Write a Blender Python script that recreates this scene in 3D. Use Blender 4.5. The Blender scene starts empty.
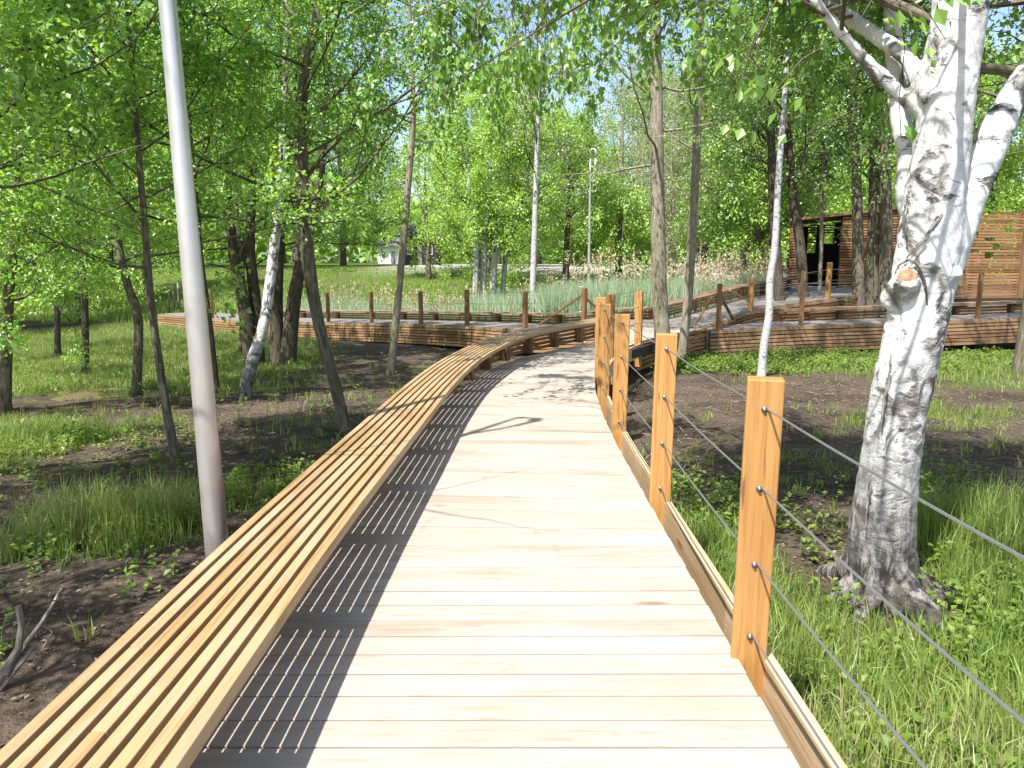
import bpy, math, random
import numpy as np
from mathutils import Vector, Matrix

random.seed(7)
RNG = np.random.default_rng(7)
C = bpy.context.scene.collection
R = math.radians
PITCH = 9.0
FPX = 780.0
CAMZ = 1.6

# ------------------------------------------------------------------ helpers
def ray(px, py):
    u, v = (px - 512) / FPX, (384 - py) / FPX
    p = R(PITCH)
    return np.array([u, math.cos(p) + v * math.sin(p), -math.sin(p) + v * math.cos(p)])

def U(px, py, Y):
    d = ray(px, py); t = Y / d[1]
    return np.array([d[0] * t, Y, CAMZ + d[2] * t])

def smooth(a, b, x):
    t = np.clip((x - a) / (b - a), 0, 1)
    return t * t * (3 - 2 * t)

def _hash(ix, iy, seed):
    n = (ix * 374761393 + iy * 668265263 + seed * 974711) & 0x7fffffff
    n = ((n ^ (n >> 13)) * 1274126177) & 0x7fffffff
    return ((n ^ (n >> 16)) & 0xffff) / 65535.0

def vnoise(x, y, seed=0):
    x = np.asarray(x, float); y = np.asarray(y, float)
    ix, iy = np.floor(x).astype(np.int64), np.floor(y).astype(np.int64)
    fx, fy = x - ix, y - iy
    fx, fy = fx * fx * (3 - 2 * fx), fy * fy * (3 - 2 * fy)
    a, b = _hash(ix, iy, seed), _hash(ix + 1, iy, seed)
    c, d = _hash(ix, iy + 1, seed), _hash(ix + 1, iy + 1, seed)
    return (a * (1 - fx) + b * fx) * (1 - fy) + (c * (1 - fx) + d * fx) * fy

def fbm(x, y, seed=0, o=4):
    s, a, t = 0, .5, 0
    for i in range(o):
        s = s + a * vnoise(np.asarray(x) * 2 ** i, np.asarray(y) * 2 ** i, seed + i * 17); t += a; a *= .5
    return s / t

def ground(x, y):
    x = np.asarray(x, float); y = np.asarray(y, float)
    left = 1 - smooth(-2, 4, x)
    z = -.66 - .52 * left * smooth(7, 21, y)
    pond = smooth(25, 31, y) * (1 - smooth(37, 40, y))
    z = z - .35 * pond * smooth(-12, -2, x)
    bank = smooth(37, 62, y)
    z = z * (1 - bank) + 1.22 * bank
    z = z - .25 * (1 - left) * smooth(6, 9, x) * 0
    z = z + .10 * (fbm(x * .55, y * .55, 3) - .5) + .05 * (fbm(x * 2.3, y * 2.3, 5) - .5) * (1 - smooth(30, 60, y))
    # low mound beside the left of the walk
    z = z + .12 * np.exp(-((x + 2.6) ** 2 / 1.2 + (y - 4.3) ** 2 / 3.))
    return z

def mesh_np(name, V, loops, sizes, mat, parent=None, attrs=None, smooth_=False, uv=None):
    me = bpy.data.meshes.new(name)
    V = np.ascontiguousarray(V, np.float32); loops = np.ascontiguousarray(loops, np.int32)
    sizes = np.ascontiguousarray(sizes, np.int32)
    me.vertices.add(len(V)); me.vertices.foreach_set('co', V.ravel())
    me.loops.add(len(loops)); me.loops.foreach_set('vertex_index', loops)
    me.polygons.add(len(sizes))
    st = np.zeros(len(sizes), np.int32); st[1:] = np.cumsum(sizes)[:-1]
    me.polygons.foreach_set('loop_start', st)
    me.polygons.foreach_set('use_smooth', np.full(len(sizes), smooth_, bool))
    for k, (typ, arr) in (attrs or {}).items():
        at = me.attributes.new(k, typ, 'POINT')
        at.data.foreach_set('value' if typ == 'FLOAT' else 'vector', np.ascontiguousarray(arr, np.float32).ravel())
    me.update(calc_edges=True); me.validate()
    if mat: me.materials.append(mat)
    o = bpy.data.objects.new(name, me); C.objects.link(o)
    if parent: o.parent = parent
    return o

class MB:
    """mesh collector with a grain coordinate and a random tone per piece"""
    def __init__(s): s.v = []; s.g = []; s.r = []; s.l = []; s.s = []; s.n = 0
    def add(s, V, faces, G=None, rnd=None):
        V = np.asarray(V, float); m = len(V)
        G = V if G is None else np.asarray(G, float)
        s.v.append(V); s.g.append(G)
        s.r.append(np.full(m, random.random() if rnd is None else rnd))
        for f in faces:
            s.l.extend(i + s.n for i in f); s.s.append(len(f))
        s.n += m
    BOX = [(0, 3, 2, 1), (4, 5, 6, 7), (0, 1, 5, 4), (1, 2, 6, 5), (2, 3, 7, 6), (3, 0, 4, 7)]
    def hexa(s, c8, rnd=None, grain=0):
        c8 = np.asarray(c8, float)
        ex = c8[1] - c8[0]; ey = c8[3] - c8[0]; ez = c8[4] - c8[0]
        L = [np.linalg.norm(e) for e in (ex, ey, ez)]
        loc = np.array([[0, 0, 0], [1, 0, 0], [1, 1, 0], [0, 1, 0], [0, 0, 1], [1, 0, 1], [1, 1, 1], [0, 1, 1]], float) * L
        order = [[0, 1, 2], [1, 0, 2], [2, 0, 1]][grain]
        G = loc[:, order] + np.array([random.uniform(0, 50), random.uniform(0, 50), random.uniform(0, 50)])
        s.add(c8, MB.BOX, G, rnd)
    def box(s, c, dx, dy, dz, rz=0, rnd=None, grain=0, tilt=None):
        hx, hy, hz = dx / 2, dy / 2, dz / 2
        P = np.array([[-hx, -hy, -hz], [hx, -hy, -hz], [hx, hy, -hz], [-hx, hy, -hz], [-hx, -hy, hz], [hx, -hy, hz], [hx, hy, hz], [-hx, hy, hz]])
        M = np.array(Matrix.Rotation(rz, 3, 'Z'))
        if tilt is not None: M = M @ np.array(tilt)
        s.hexa(P @ M.T + np.asarray(c, float), rnd, grain)
    def bar(s, a, b, w, h, rnd=None):
        a = np.asarray(a, float); b = np.asarray(b, float); d = b - a; L = np.linalg.norm(d); d /= L
        side = np.cross(d, [0, 0, 1.]);
        if np.linalg.norm(side) < 1e-4: side = np.array([1., 0, 0])
        side /= np.linalg.norm(side); up = np.cross(side, d)
        q = [a - side * w / 2 - up * h / 2, b - side * w / 2 - up * h / 2, b + side * w / 2 - up * h / 2, a + side * w / 2 - up * h / 2]
        s.hexa(q + [p + up * h for p in q], rnd, 0)
    def sweep(s, path, lat, x0, x1, z0, z1, rnd=None):
        """rectangular section swept along a path; lat = unit lateral vectors (n,2)"""
        n = len(path); V = []; G = []; off = [random.uniform(0, 50) for _ in range(3)]; acc = 0
        for i in range(n):
            if i: acc += np.linalg.norm(path[i] - path[i - 1])
            for (x, z) in ((x0, z0), (x1, z0), (x1, z1), (x0, z1)):
                V.append([path[i][0] + lat[i][0] * x, path[i][1] + lat[i][1] * x, path[i][2] + z])
                G.append([acc + off[0], x + off[1], z + off[2]])
        F = []
        for i in range(n - 1):
            a = i * 4; b = a + 4
            for k in range(4):
                k2 = (k + 1) % 4
                F.append((a + k, a + k2, b + k2, b + k))
        F.append((3, 2, 1, 0)); e = (n - 1) * 4; F.append((e, e + 1, e + 2, e + 3))
        s.add(V, F, G, rnd)
    def tube(s, pts, rad, sides=8, rnd=None, cap=True):
        pts = np.asarray(pts, float); rad = np.broadcast_to(np.asarray(rad, float), (len(pts),))
        n = len(pts); T = np.gradient(pts, axis=0); T /= np.linalg.norm(T, axis=1)[:, None] + 1e-9
        ref = np.array([1., 0, 0]) if abs(T[0][0]) < .8 else np.array([0, 1., 0])
        A = np.cross(T, ref); A /= np.linalg.norm(A, axis=1)[:, None] + 1e-9
        B = np.cross(T, A)
        th = np.linspace(0, 2 * np.pi, sides, endpoint=False)
        V = pts[:, None, :] + rad[:, None, None] * (np.cos(th)[None, :, None] * A[:, None, :] + np.sin(th)[None, :, None] * B[:, None, :])
        acc = np.concatenate([[0], np.cumsum(np.linalg.norm(np.diff(pts, axis=0), axis=1))])
        o = random.uniform(0, 40)
        G = np.stack([np.repeat(acc + o, sides), np.tile(np.cos(th), n) * np.repeat(rad, sides) + o, np.tile(np.sin(th), n) * np.repeat(rad, sides) + o], 1)
        i = np.arange(n - 1)[:, None] * sides; k = np.arange(sides)[None, :]; k2 = (k + 1) % sides
        F = np.stack([i + k, i + k2, i + sides + k2, i + sides + k], -1).reshape(-1, 4)
        m = n * sides
        s.v.append(V.reshape(-1, 3)); s.g.append(G); s.r.append(np.full(m, random.random() if rnd is None else rnd))
        s.l.extend((F + s.n).ravel().tolist()); s.s.extend([4] * len(F))
        if cap:
            s.l.extend([s.n + x for x in range(sides)][::-1]); s.s.append(sides)
            s.l.extend([s.n + (n - 1) * sides + x for x in range(sides)]); s.s.append(sides)
        s.n += m
    def build(s, name, mat, parent=None, smooth_=False, bevel=0):
        o = mesh_np(name, np.concatenate(s.v), s.l, s.s, mat, parent,
                    {'gco': ('FLOAT_VECTOR', np.concatenate(s.g)), 'rnd': ('FLOAT', np.concatenate(s.r))}, smooth_)
        if bevel:
            m = o.modifiers.new('bevel', 'BEVEL'); m.width = bevel; m.segments = 2; m.limit_method = 'ANGLE'; m.angle_limit = R(40)
        return o

def tag(o, label=None, cat=None, group=None, kind=None):
    if label: o['label'] = label
    if cat: o['category'] = cat
    if group: o['group'] = group
    if kind: o['kind'] = kind
    return o

def empty(name, loc=(0, 0, 0)):
    o = bpy.data.objects.new(name, None); C.objects.link(o); o.location = Vector([float(a) for a in loc])
    o.empty_display_size = .2
    return o

def copy_tree(o, parent=None):
    c = o.copy(); C.objects.link(c)
    if parent: c.parent = parent
    for ch in o.children: copy_tree(ch, c)
    return c

def shift(mb, loc):
    """collected vertices into the local frame of a root standing at loc"""
    mb.v = [v - np.asarray(loc, float) for v in mb.v]
    return mb

# ------------------------------------------------------------------ materials
def new_mat(name):
    m = bpy.data.materials.new(name); m.use_nodes = True
    nt = m.node_tree; nt.nodes.clear()
    out = nt.nodes.new('ShaderNodeOutputMaterial')
    return m, nt, out

class NT:
    def __init__(s, nt): s.nt = nt
    def n(s, t, **kw):
        x = s.nt.nodes.new(t)
        for k, v in kw.items():
            if k.startswith('i_'): x.inputs[k[2:]].default_value = v
            else: setattr(x, k, v)
        return x
    def l(s, a, b): s.nt.links.new(a, b)
    def attr(s, name): return s.n('ShaderNodeAttribute', attribute_name=name)
    def mapping(s, vec, scale, loc=(0, 0, 0)):
        m = s.n('ShaderNodeMapping'); m.inputs['Scale'].default_value = scale; m.inputs['Location'].default_value = loc
        s.l(vec, m.inputs['Vector']); return m.outputs[0]
    def noise(s, vec, scale, detail=4, rough=.55, dist=0):
        x = s.n('ShaderNodeTexNoise'); x.inputs['Scale'].default_value = scale; x.inputs['Detail'].default_value = detail
        x.inputs['Roughness'].default_value = rough; x.inputs['Distortion'].default_value = dist
        if vec is not None: s.l(vec, x.inputs['Vector'])
        return x.outputs[0]
    def ramp(s, fac, stops):
        x = s.n('ShaderNodeValToRGB'); e = x.color_ramp.elements
        while len(e) > 1: e.remove(e[-1])
        for i, (p, c) in enumerate(stops):
            el = e[0] if i == 0 else e.new(p)
            el.position = p; el.color = (*c, 1) if len(c) == 3 else c
        s.l(fac, x.inputs[0]); return x.outputs[0]
    def mix(s, fac, a, b, mode='MIX'):
        x = s.n('ShaderNodeMix', data_type='RGBA', blend_type=mode)
        for sock, v in ((x.inputs[0], fac), (x.inputs[6], a), (x.inputs[7], b)):
            if hasattr(v, 'is_linked') or hasattr(v, 'node'): s.l(v, sock)
            elif isinstance(v, (int, float)): sock.default_value = v
            else: sock.default_value = (*v, 1)
        return x.outputs[2]
    def math(s, op, a, b=None):
        x = s.n('ShaderNodeMath', operation=op)
        for i, v in enumerate((a, b)):
            if v is None: continue
            if isinstance(v, (int, float)): x.inputs[i].default_value = v
            else: s.l(v, x.inputs[i])
        return x.outputs[0]
    def bump(s, h, strength=.3, dist=.01):
        x = s.n('ShaderNodeBump'); x.inputs['Strength'].default_value = strength; x.inputs['Distance'].default_value = dist
        s.l(h, x.inputs['Height']); return x.outputs[0]

def wood(name, light, dark, knot, rough=.65, tone=.35, bleach=None, spec=.3, check=0.):
    m, nt, out = new_mat(name); k = NT(nt)
    g = k.attr('gco').outputs['Vector']; r = k.attr('rnd').outputs['Fac']
    fine = k.noise(k.mapping(g, (2.2, 70, 70)), 1.0, 5, .6)
    broad = k.noise(k.mapping(g, (.55, 11, 11)), 1.0, 4, .6, 1.2)
    col = k.ramp(broad, [(.25, dark), (.48, light), (.75, tuple(min(1, c * 1.12) for c in light))])
    col = k.mix(k.ramp(fine, [(.36, (1, 1, 1)), (.5, (0, 0, 0))]), col, dark)
    # per-piece tone
    t = k.ramp(r, [(0, (1 - tone, 1 - tone * 1.05, 1 - tone * 1.25)), (.5, (1, 1, 1)), (1, (1 + tone * .25, 1 + tone * .18, 1 + tone * .05))])
    col = k.mix(1.0, col, t, 'MULTIPLY')
    vo = k.n('ShaderNodeTexVoronoi'); vo.inputs['Scale'].default_value = 1.0
    k.l(k.mapping(g, (1.9, 8.5, 8.5)), vo.inputs['Vector'])
    kn = k.ramp(vo.outputs['Distance'], [(.0, (1, 1, 1)), (.1, (.75, .75, .75)), (.2, (0, 0, 0))])
    sel = k.math('GREATER_THAN', k.n('ShaderNodeSeparateColor').outputs[0], .72)
    k.l(vo.outputs['Color'], sel.node.inputs[0].links[0].from_node.inputs[0])
    kn = k.math('MULTIPLY', kn, sel)
    col = k.mix(kn, col, knot)
    if bleach:   # weathered streaks where feet and rain wore the oil off
        w = k.noise(k.mapping(g, (.8, 3.5, 3.5), (3, 7, 2)), 1.0, 5, .65)
        col = k.mix(k.ramp(w, [(.42, (0, 0, 0)), (.62, (1, 1, 1))]), col, bleach)
    if check:    # drying checks running with the grain
        ck = k.noise(k.mapping(g, (1.1, 13, 13), (9, 4, 1)), 1.0, 2, .5)
        gate = k.noise(k.mapping(g, (1.6, 3, 3), (2, 8, 5)), 1.0, 2, .5)
        line = k.ramp(k.math('ABSOLUTE', k.math('SUBTRACT', ck, .5)), [(0, (1, 1, 1)), (.008, (.8, .8, .8)), (.016, (0, 0, 0))])
        col = k.mix(k.math('MULTIPLY', k.math('MULTIPLY', line, k.ramp(gate, [(.46, (0, 0, 0)), (.54, (1, 1, 1))])), check), col, knot)
    b = k.n('ShaderNodeBsdfPrincipled')
    k.l(col, b.inputs['Base Color']); b.inputs['Roughness'].default_value = rough
    b.inputs['Specular IOR Level'].default_value = spec
    h = k.math('ADD', fine, k.math('MULTIPLY', broad, .5))
    k.l(k.bump(h, .35, .004), b.inputs['Normal'])
    k.l(b.outputs[0], out.inputs[0]); return m

def leafmat(name, a, b_, trans=.45, gloss=.055, dead=None):
    m, nt, out = new_mat(name); k = NT(nt)
    r = k.attr('rnd').outputs['Fac']
    stops = [(0, a), (.9, b_)]
    if dead: stops = [(0, a), (.86, b_), (.93, dead), (1, dead)]
    col = k.ramp(r, stops)
    d = k.n('ShaderNodeBsdfDiffuse'); t = k.n('ShaderNodeBsdfTranslucent')
    k.l(col, d.inputs[0]); k.l(k.mix(1.0, col, (1.25, 1.15, .55), 'MULTIPLY'), t.inputs[0])
    ms = k.n('ShaderNodeMixShader'); ms.inputs[0].default_value = trans
    k.l(d.outputs[0], ms.inputs[1]); k.l(t.outputs[0], ms.inputs[2])
    gl = k.n('ShaderNodeBsdfGlossy'); gl.inputs['Roughness'].default_value = .45; gl.inputs[0].default_value = (.9, .95, .9, 1)
    m2 = k.n('ShaderNodeMixShader'); m2.inputs[0].default_value = gloss
    k.l(ms.outputs[0], m2.inputs[1]); k.l(gl.outputs[0], m2.inputs[2])
    k.l(m2.outputs[0], out.inputs[0]); return m

def barkmat(name, dark, light, moss=None, mossamt=.5):
    m, nt, out = new_mat(name); k = NT(nt)
    g = k.attr('gco').outputs['Vector']
    n1 = k.noise(k.mapping(g, (5, 32, 32)), 1., 6, .65, .6)
    n2 = k.noise(k.mapping(g, (1.1, 4, 4)), 1., 3)
    col = k.ramp(n1, [(.32, dark), (.62, light)])
    if moss: col = k.mix(k.ramp(n2, [(.5, (0, 0, 0)), (.68, (mossamt,) * 3)]), col, moss)
    b = k.n('ShaderNodeBsdfPrincipled'); k.l(col, b.inputs['Base Color']); b.inputs['Roughness'].default_value = .9
    b.inputs['Specular IOR Level'].default_value = .15
    k.l(k.bump(n1, .9, .03), b.inputs['Normal']); k.l(b.outputs[0], out.inputs[0]); return m

def birchmat(name, scale=1.0, furrow=False, lowk=.5, dim=1.):
    m, nt, out = new_mat(name); k = NT(nt)
    co = k.n('ShaderNodeTexCoord').outputs['Object']
    sep = k.n('ShaderNodeSeparateXYZ'); k.l(co, sep.inputs[0])
    # horizontal lenticels
    n1 = k.noise(k.mapping(co, (3.2 * scale, 3.2 * scale, 26 * scale)), 1., 5, .7, .3)
    # larger dark scars
    n2 = k.noise(k.mapping(co, (2.4 * scale, 2.4 * scale, 4.6 * scale)), 1., 8, .72, .6)
    # papery grey patches
    n3 = k.noise(k.mapping(co, (5 * scale, 5 * scale, 7 * scale)), 1., 4, .6)
    base = k.mix(k.ramp(n3, [(.35, (0, 0, 0)), (.65, (1, 1, 1))]), tuple(.74 * dim * q for q in (1, .985, .96)), tuple(.58 * dim * q for q in (1, .985, .965)))
    c = k.mix(k.ramp(n1, [(.64 if furrow else .57, (0, 0, 0)), (.74 if furrow else .66, (1, 1, 1))]), base, (.2, .18, .16))
    c = k.mix(k.ramp(n2, [(.575, (0, 0, 0)), (.64, (.9, .9, .9))]), c, (.10, .09, .08))
    h = k.math('SUBTRACT', k.math('MULTIPLY', n3, .4), k.math('MULTIPLY', k.ramp(n2, [(.58, (0, 0, 0)), (.66, (1, 1, 1))]), 1.))
    if furrow:
        f = k.noise(k.mapping(co, (17, 17, 4.2)), 1., 8, .72, .25)
        zz = k.math('ADD', sep.outputs[2], k.math('MULTIPLY', k.math('SUBTRACT', n2, .5), 2.6))
        low = k.ramp(k.math('MULTIPLY', zz, lowk), [(.16, (1, 1, 1)), (.92, (0, 0, 0))], )
        fr = k.ramp(f, [(.46, (1, 1, 1)), (.60, (0, 0, 0))])
        rough_c = k.mix(fr, (.37, .345, .315), (.05, .043, .037))
        c = k.mix(low, c, rough_c)
        # diagonal scars higher up the stem
        vo = k.n('ShaderNodeTexVoronoi', feature='DISTANCE_TO_EDGE'); vo.inputs['Scale'].default_value = 1.
        wob = k.n('ShaderNodeTexNoise'); wob.inputs['Scale'].default_value = 4.; wob.inputs['Detail'].default_value = 5; k.l(co, wob.inputs['Vector'])
        mixv = k.n('ShaderNodeMix', data_type='RGBA'); mixv.inputs[0].default_value = .22
        k.l(co, mixv.inputs[6]); k.l(wob.outputs['Color'], mixv.inputs[7])
        k.l(k.mapping(mixv.outputs[2], (5.2, 5.2, 2.6)), vo.inputs['Vector'])
        cr = k.math('MULTIPLY', k.ramp(vo.outputs[0], [(.0, (1, 1, 1)), (.05, (.75, .75, .75)), (.12, (0, 0, 0))]),
                    k.ramp(k.noise(co, 1.7, 3, .6), [(.47, (0, 0, 0)), (.56, (1, 1, 1))]))
        c = k.mix(cr, c, (.15, .13, .11))
        h = k.math('ADD', h, k.math('SUBTRACT', k.math('MULTIPLY', k.math('MULTIPLY', f, low), 2.2), k.math('MULTIPLY', cr, .8)))
    b = k.n('ShaderNodeBsdfPrincipled'); k.l(c, b.inputs['Base Color']); b.inputs['Roughness'].default_value = .75
    b.inputs['Specular IOR Level'].default_value = .2
    k.l(k.bump(h, 1.0 if furrow else .7, .03 if furrow else .02), b.inputs['Normal']); k.l(b.outputs[0], out.inputs[0]); return m

def plain(name, col, rough=.6, metal=0., noise=.15, scale=12, bump=0.):
    m, nt, out = new_mat(name); k = NT(nt)
    co = k.n('ShaderNodeTexCoord').outputs['Object']
    n = k.noise(co, scale, 5, .6)
    c = k.ramp(n, [(.3, tuple(x * (1 - noise) for x in col)), (.7, tuple(min(1, x * (1 + noise)) for x in col))])
    b = k.n('ShaderNodeBsdfPrincipled'); k.l(c, b.inputs['Base Color'])
    b.inputs['Roughness'].default_value = rough; b.inputs['Metallic'].default_value = metal
    if bump: k.l(k.bump(n, bump, .01), b.inputs['Normal'])
    k.l(b.outputs[0], out.inputs[0]); return m

M = {}
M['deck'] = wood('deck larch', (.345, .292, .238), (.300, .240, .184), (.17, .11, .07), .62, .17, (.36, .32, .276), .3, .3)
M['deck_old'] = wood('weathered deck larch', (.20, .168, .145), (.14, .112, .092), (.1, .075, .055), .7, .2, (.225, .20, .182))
M['bench'] = wood('bench larch', (.345, .222, .108), (.23, .13, .054), (.15, .075, .035), .5, .24, (.36, .26, .155))
M['kerb'] = wood('kerb larch', (.56, .40, .24), (.42, .27, .14), (.2, .1, .05), .55, .15)
M['bench_old'] = wood('weathered bench larch', (.27, .175, .105), (.17, .10, .055), (.1, .06, .03), .6, .3)
M['post'] = wood('oiled pine', (.42, .225, .075), (.33, .155, .042), (.13, .05, .015), .45, .16, None, .35, .85)
M['clad'] = wood('cladding larch', (.36, .22, .118), (.22, .12, .058), (.12, .06, .03), .6, .5)
M['clad_dark'] = wood('stained cladding larch', (.35, .185, .088), (.20, .095, .042), (.1, .05, .025), .6, .5)
M['post_dark'] = wood('brown stained pine', (.21, .115, .055), (.13, .065, .03), (.06, .03, .015), .55, .2)
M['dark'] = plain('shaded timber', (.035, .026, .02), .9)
M['steel'] = plain('galvanised steel', (.70, .66, .615), .36, .75, .06, 6)
M['cable'] = plain('steel cable', (.34, .34, .345), .42, .8, .1, 60)
M['bolt'] = plain('steel bolt', (.2, .19, .18), .4, .8)
M['lamp_white'] = plain('lamp diffuser', (.8, .8, .78), .3, 0, .02)
M['bark'] = barkmat('grey brown bark', (.04, .032, .023), (.23, .19, .14), (.10, .12, .045), .55)
M['bark_dark'] = barkmat('dark bark', (.025, .02, .015), (.14, .112, .083), (.05, .06, .025), .4)
M['bark_scar'] = barkmat('fissured bark', (.03, .026, .022), (.30, .275, .245))
M['bark_pale'] = barkmat('pale bark', (.11, .09, .065), (.36, .315, .24), (.17, .18, .08), .5)
M['birch'] = birchmat('birch bark', 2.8, dim=.66)
M['birch_mid'] = birchmat('young birch bark', 1.5, True, .75)
M['birch_big'] = birchmat('old birch bark', 1.0, True, .55)
M['cutwood'] = plain('cut wood', (.36, .20, .11), .8, 0, .5, 30)
M['dead'] = barkmat('dead wood', (.13, .105, .085), (.36, .31, .26))
M['leaf_lime'] = leafmat('lime green leaves', (.185, .39, .045), (.35, .56, .11), .55)
M['leaf_mid'] = leafmat('mid green leaves', (.12, .29, .035), (.25, .44, .08), .52)
M['leaf_birch'] = leafmat('birch leaves', (.13, .29, .035), (.27, .46, .085), .52)
M['leaf_dark'] = leafmat('dark green leaves', (.065, .165, .02), (.16, .29, .045), .5)
M['leaf_grey'] = leafmat('grey green leaves', (.15, .20, .085), (.27, .31, .15), .4)
M['far_lime'] = leafmat('distant lime leaves', (.24, .42, .055), (.40, .56, .11), .5)
M['far_mid'] = leafmat('distant mid green leaves', (.18, .34, .05), (.33, .48, .11), .5)
M['far_dark'] = leafmat('distant dark leaves', (.12, .24, .04), (.25, .38, .08), .5)
M['far_grey'] = leafmat('distant grey green leaves', (.22, .28, .13), (.36, .41, .22), .45)
M['grass'] = leafmat('grass blades', (.13, .215, .035), (.33, .40, .12), .4, .03, (.44, .38, .23))
M['meadow'] = leafmat('meadow blades', (.15, .26, .035), (.32, .41, .09), .4, .04, (.42, .38, .22))
M['reed'] = leafmat('reed blades', (.22, .33, .19), (.40, .50, .34), .35, .05, (.55, .52, .42))
M['plume'] = leafmat('dry reed plumes', (.36, .29, .19), (.55, .47, .34), .3, .03)
M['weed'] = leafmat('weed leaves', (.09, .17, .02), (.22, .30, .055), .45, .02)
M['litter'] = leafmat('leaf litter', (.06, .043, .03), (.24, .185, .125), .1, .01)

# ground: soil, damp soil and green cover by a per-vertex mask
def ground_mat():
    m, nt, out = new_mat('soil'); k = NT(nt)
    co = k.n('ShaderNodeTexCoord').outputs['Object']
    g = k.attr('green').outputs['Fac']; gv = k.attr('gravel').outputs['Fac']
    n1 = k.noise(co, .9, 6, .65); n2 = k.noise(co, 14, 6, .7); n3 = k.noise(co, 70, 3, .6)
    dry = k.mix(k.ramp(n2, [(.35, (0, 0, 0)), (.65, (1, 1, 1))]), (.088, .064, .045), (.17, .130, .095))
    wet = k.mix(k.ramp(n2, [(.35, (0, 0, 0)), (.65, (1, 1, 1))]), (.04, .029, .021), (.088, .066, .048))
    soil = k.mix(k.ramp(n1, [(.38, (0, 0, 0)), (.6, (1, 1, 1))]), wet, dry)
    soil = k.mix(k.ramp(n3, [(.55, (0, 0, 0)), (.75, (.5, .5, .5))]), soil, (.22, .175, .13))
    grn = k.mix(n2, (.045, .085, .012), (.11, .16, .03))
    gm = k.math('MULTIPLY', g, k.ramp(k.math('ADD', n2, k.math('MULTIPLY', g, .35)), [(.45, (.15, .15, .15)), (.7, (1, 1, 1))]))
    c = k.mix(gm, soil, grn)
    c = k.mix(gv, c, k.mix(n2, (.36, .33, .29), (.5, .47, .43)))
    b = k.n('ShaderNodeBsdfPrincipled'); k.l(c, b.inputs['Base Color']); b.inputs['Roughness'].default_value = .95
    b.inputs['Specular IOR Level'].default_value = .1
    k.l(k.bump(k.math('ADD', n2, k.math('MULTIPLY', n3, .4)), 1.0, .06), b.inputs['Normal'])
    k.l(b.outputs[0], out.inputs[0]); return m
M['ground'] = ground_mat()

def water_mat():
    m, nt, out = new_mat('muddy water'); k = NT(nt)
    b = k.n('ShaderNodeBsdfPrincipled'); b.inputs['Base Color'].default_value = (.15, .11, .065, 1)
    b.inputs['Roughness'].default_value = .08
    co = k.n('ShaderNodeTexCoord').outputs['Object']
    k.l(k.bump(k.noise(co, 6, 2), .05, .01), b.inputs['Normal']); k.l(b.outputs[0], out.inputs[0]); return m
M['water'] = water_mat()

# ------------------------------------------------------------------ ground sheet
def blob(x, y, cx, cy, rx, ry):
    return np.exp(-(((x - cx) / rx) ** 2 + ((y - cy) / ry) ** 2))

def behind(x, y):
    """1 beyond the boardwalk arms"""
    l = 23.2 - 1.06 * (x - 1.8); r = 21.5 + 1.12 * (x - 4.1)
    lim = np.where(x < 3.2, np.minimum(l, 31 - .3 * (x + 6)), r)
    return smooth(0, 1, y - lim)

def green(x, y):
    x = np.asarray(x, float); y = np.asarray(y, float)
    n = fbm(x * .8, y * .8, 21); n2 = fbm(x * 2.6, y * 2.6, 31)
    d = .02 + 0 * x
    d = d + .8 * blob(x, y, -3.3, 6.3, 1.1, .9) + .6 * blob(x, y, -2.6, 7.6, .9, .6) + .9 * blob(x, y, -6.6, 9.5, 1.6, 2.6) + .22 * blob(x, y, -3.5, 11.5, 1.5, 1.)
    d = d + 1.1 * blob(x, y, -9.5, 17, 3.4, 3.2) + 1.0 * blob(x, y, -13, 22, 5, 5) + 1.1 * blob(x, y, -9, 23.5, 3.2, 4) + 1.0 * blob(x, y, -15, 29, 5, 5) + .5 * blob(x, y, -6.0, 15.5, 1.6, 1.2) + .3 * blob(x, y, -2.5, 20, 2.5, 1.5)
    right = smooth(.95, 1.1, x)
    d = d + right * (1.5 * blob(x, y, 2.1, 3.1, 2.0, 1.4) + .9 * blob(x, y, 1.5, 5.6, .5, 1.2) + 1.1 * blob(x, y, 4.2, 5.4, 1.3, 1.5) + .32 * blob(x, y, 2.4, 8.4, 2.0, 2.0) + .26 * blob(x, y, 5.5, 10.5, 2.2, 2.2) + .3 * blob(x, y, 6, 11, 2.0, 2.0))
    d = d + right * .95 * smooth(15.0, 16.8, y) * (1 - smooth(17.5, 19, y)) * smooth(1.8, 3, x)
    d = d + right * .5 * blob(x, y, 9, 15, 3, 2.)
    d = d + .75 * behind(x, y)
    n3 = fbm(x * 6, y * 6, 35)
    v = d * (.25 + 1.3 * n) * (.4 + .9 * n2) * (.6 + .8 * n3)
    v = v - 1.4 * blob(x, y, -8.1, 15.1, 1.5, 1.1)
    v = v - .25 * blob(x, y, -2, 12.5, 2.0, 4.5) - .2 * right * blob(x, y, 3.2, 11.5, 1.8, 2)
    return np.clip(smooth(.18, .62, v), 0, 1)

def graded(lo, hi, core_lo, core_hi, step, grow=1.18):
    a = list(np.arange(core_lo, core_hi, step))
    s = step; p = a[-1]
    while p < hi: s *= grow; p += s; a.append(p)
    s = step; p = a[0]; pre = []
    while p > lo: s *= grow; p -= s; pre.append(p)
    return np.array(pre[::-1] + a)

gx = graded(-900, 900, -9, 11, .11); gy = graded(-60, 1500, 1.5, 21, .11)
GX, GY = np.meshgrid(gx, gy)
GZ = ground(GX, GY)
GZ = GZ + .045 * (fbm(GX * 7, GY * 7, 9, 3) - .5) * (1 - smooth(22, 30, GY))
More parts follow.
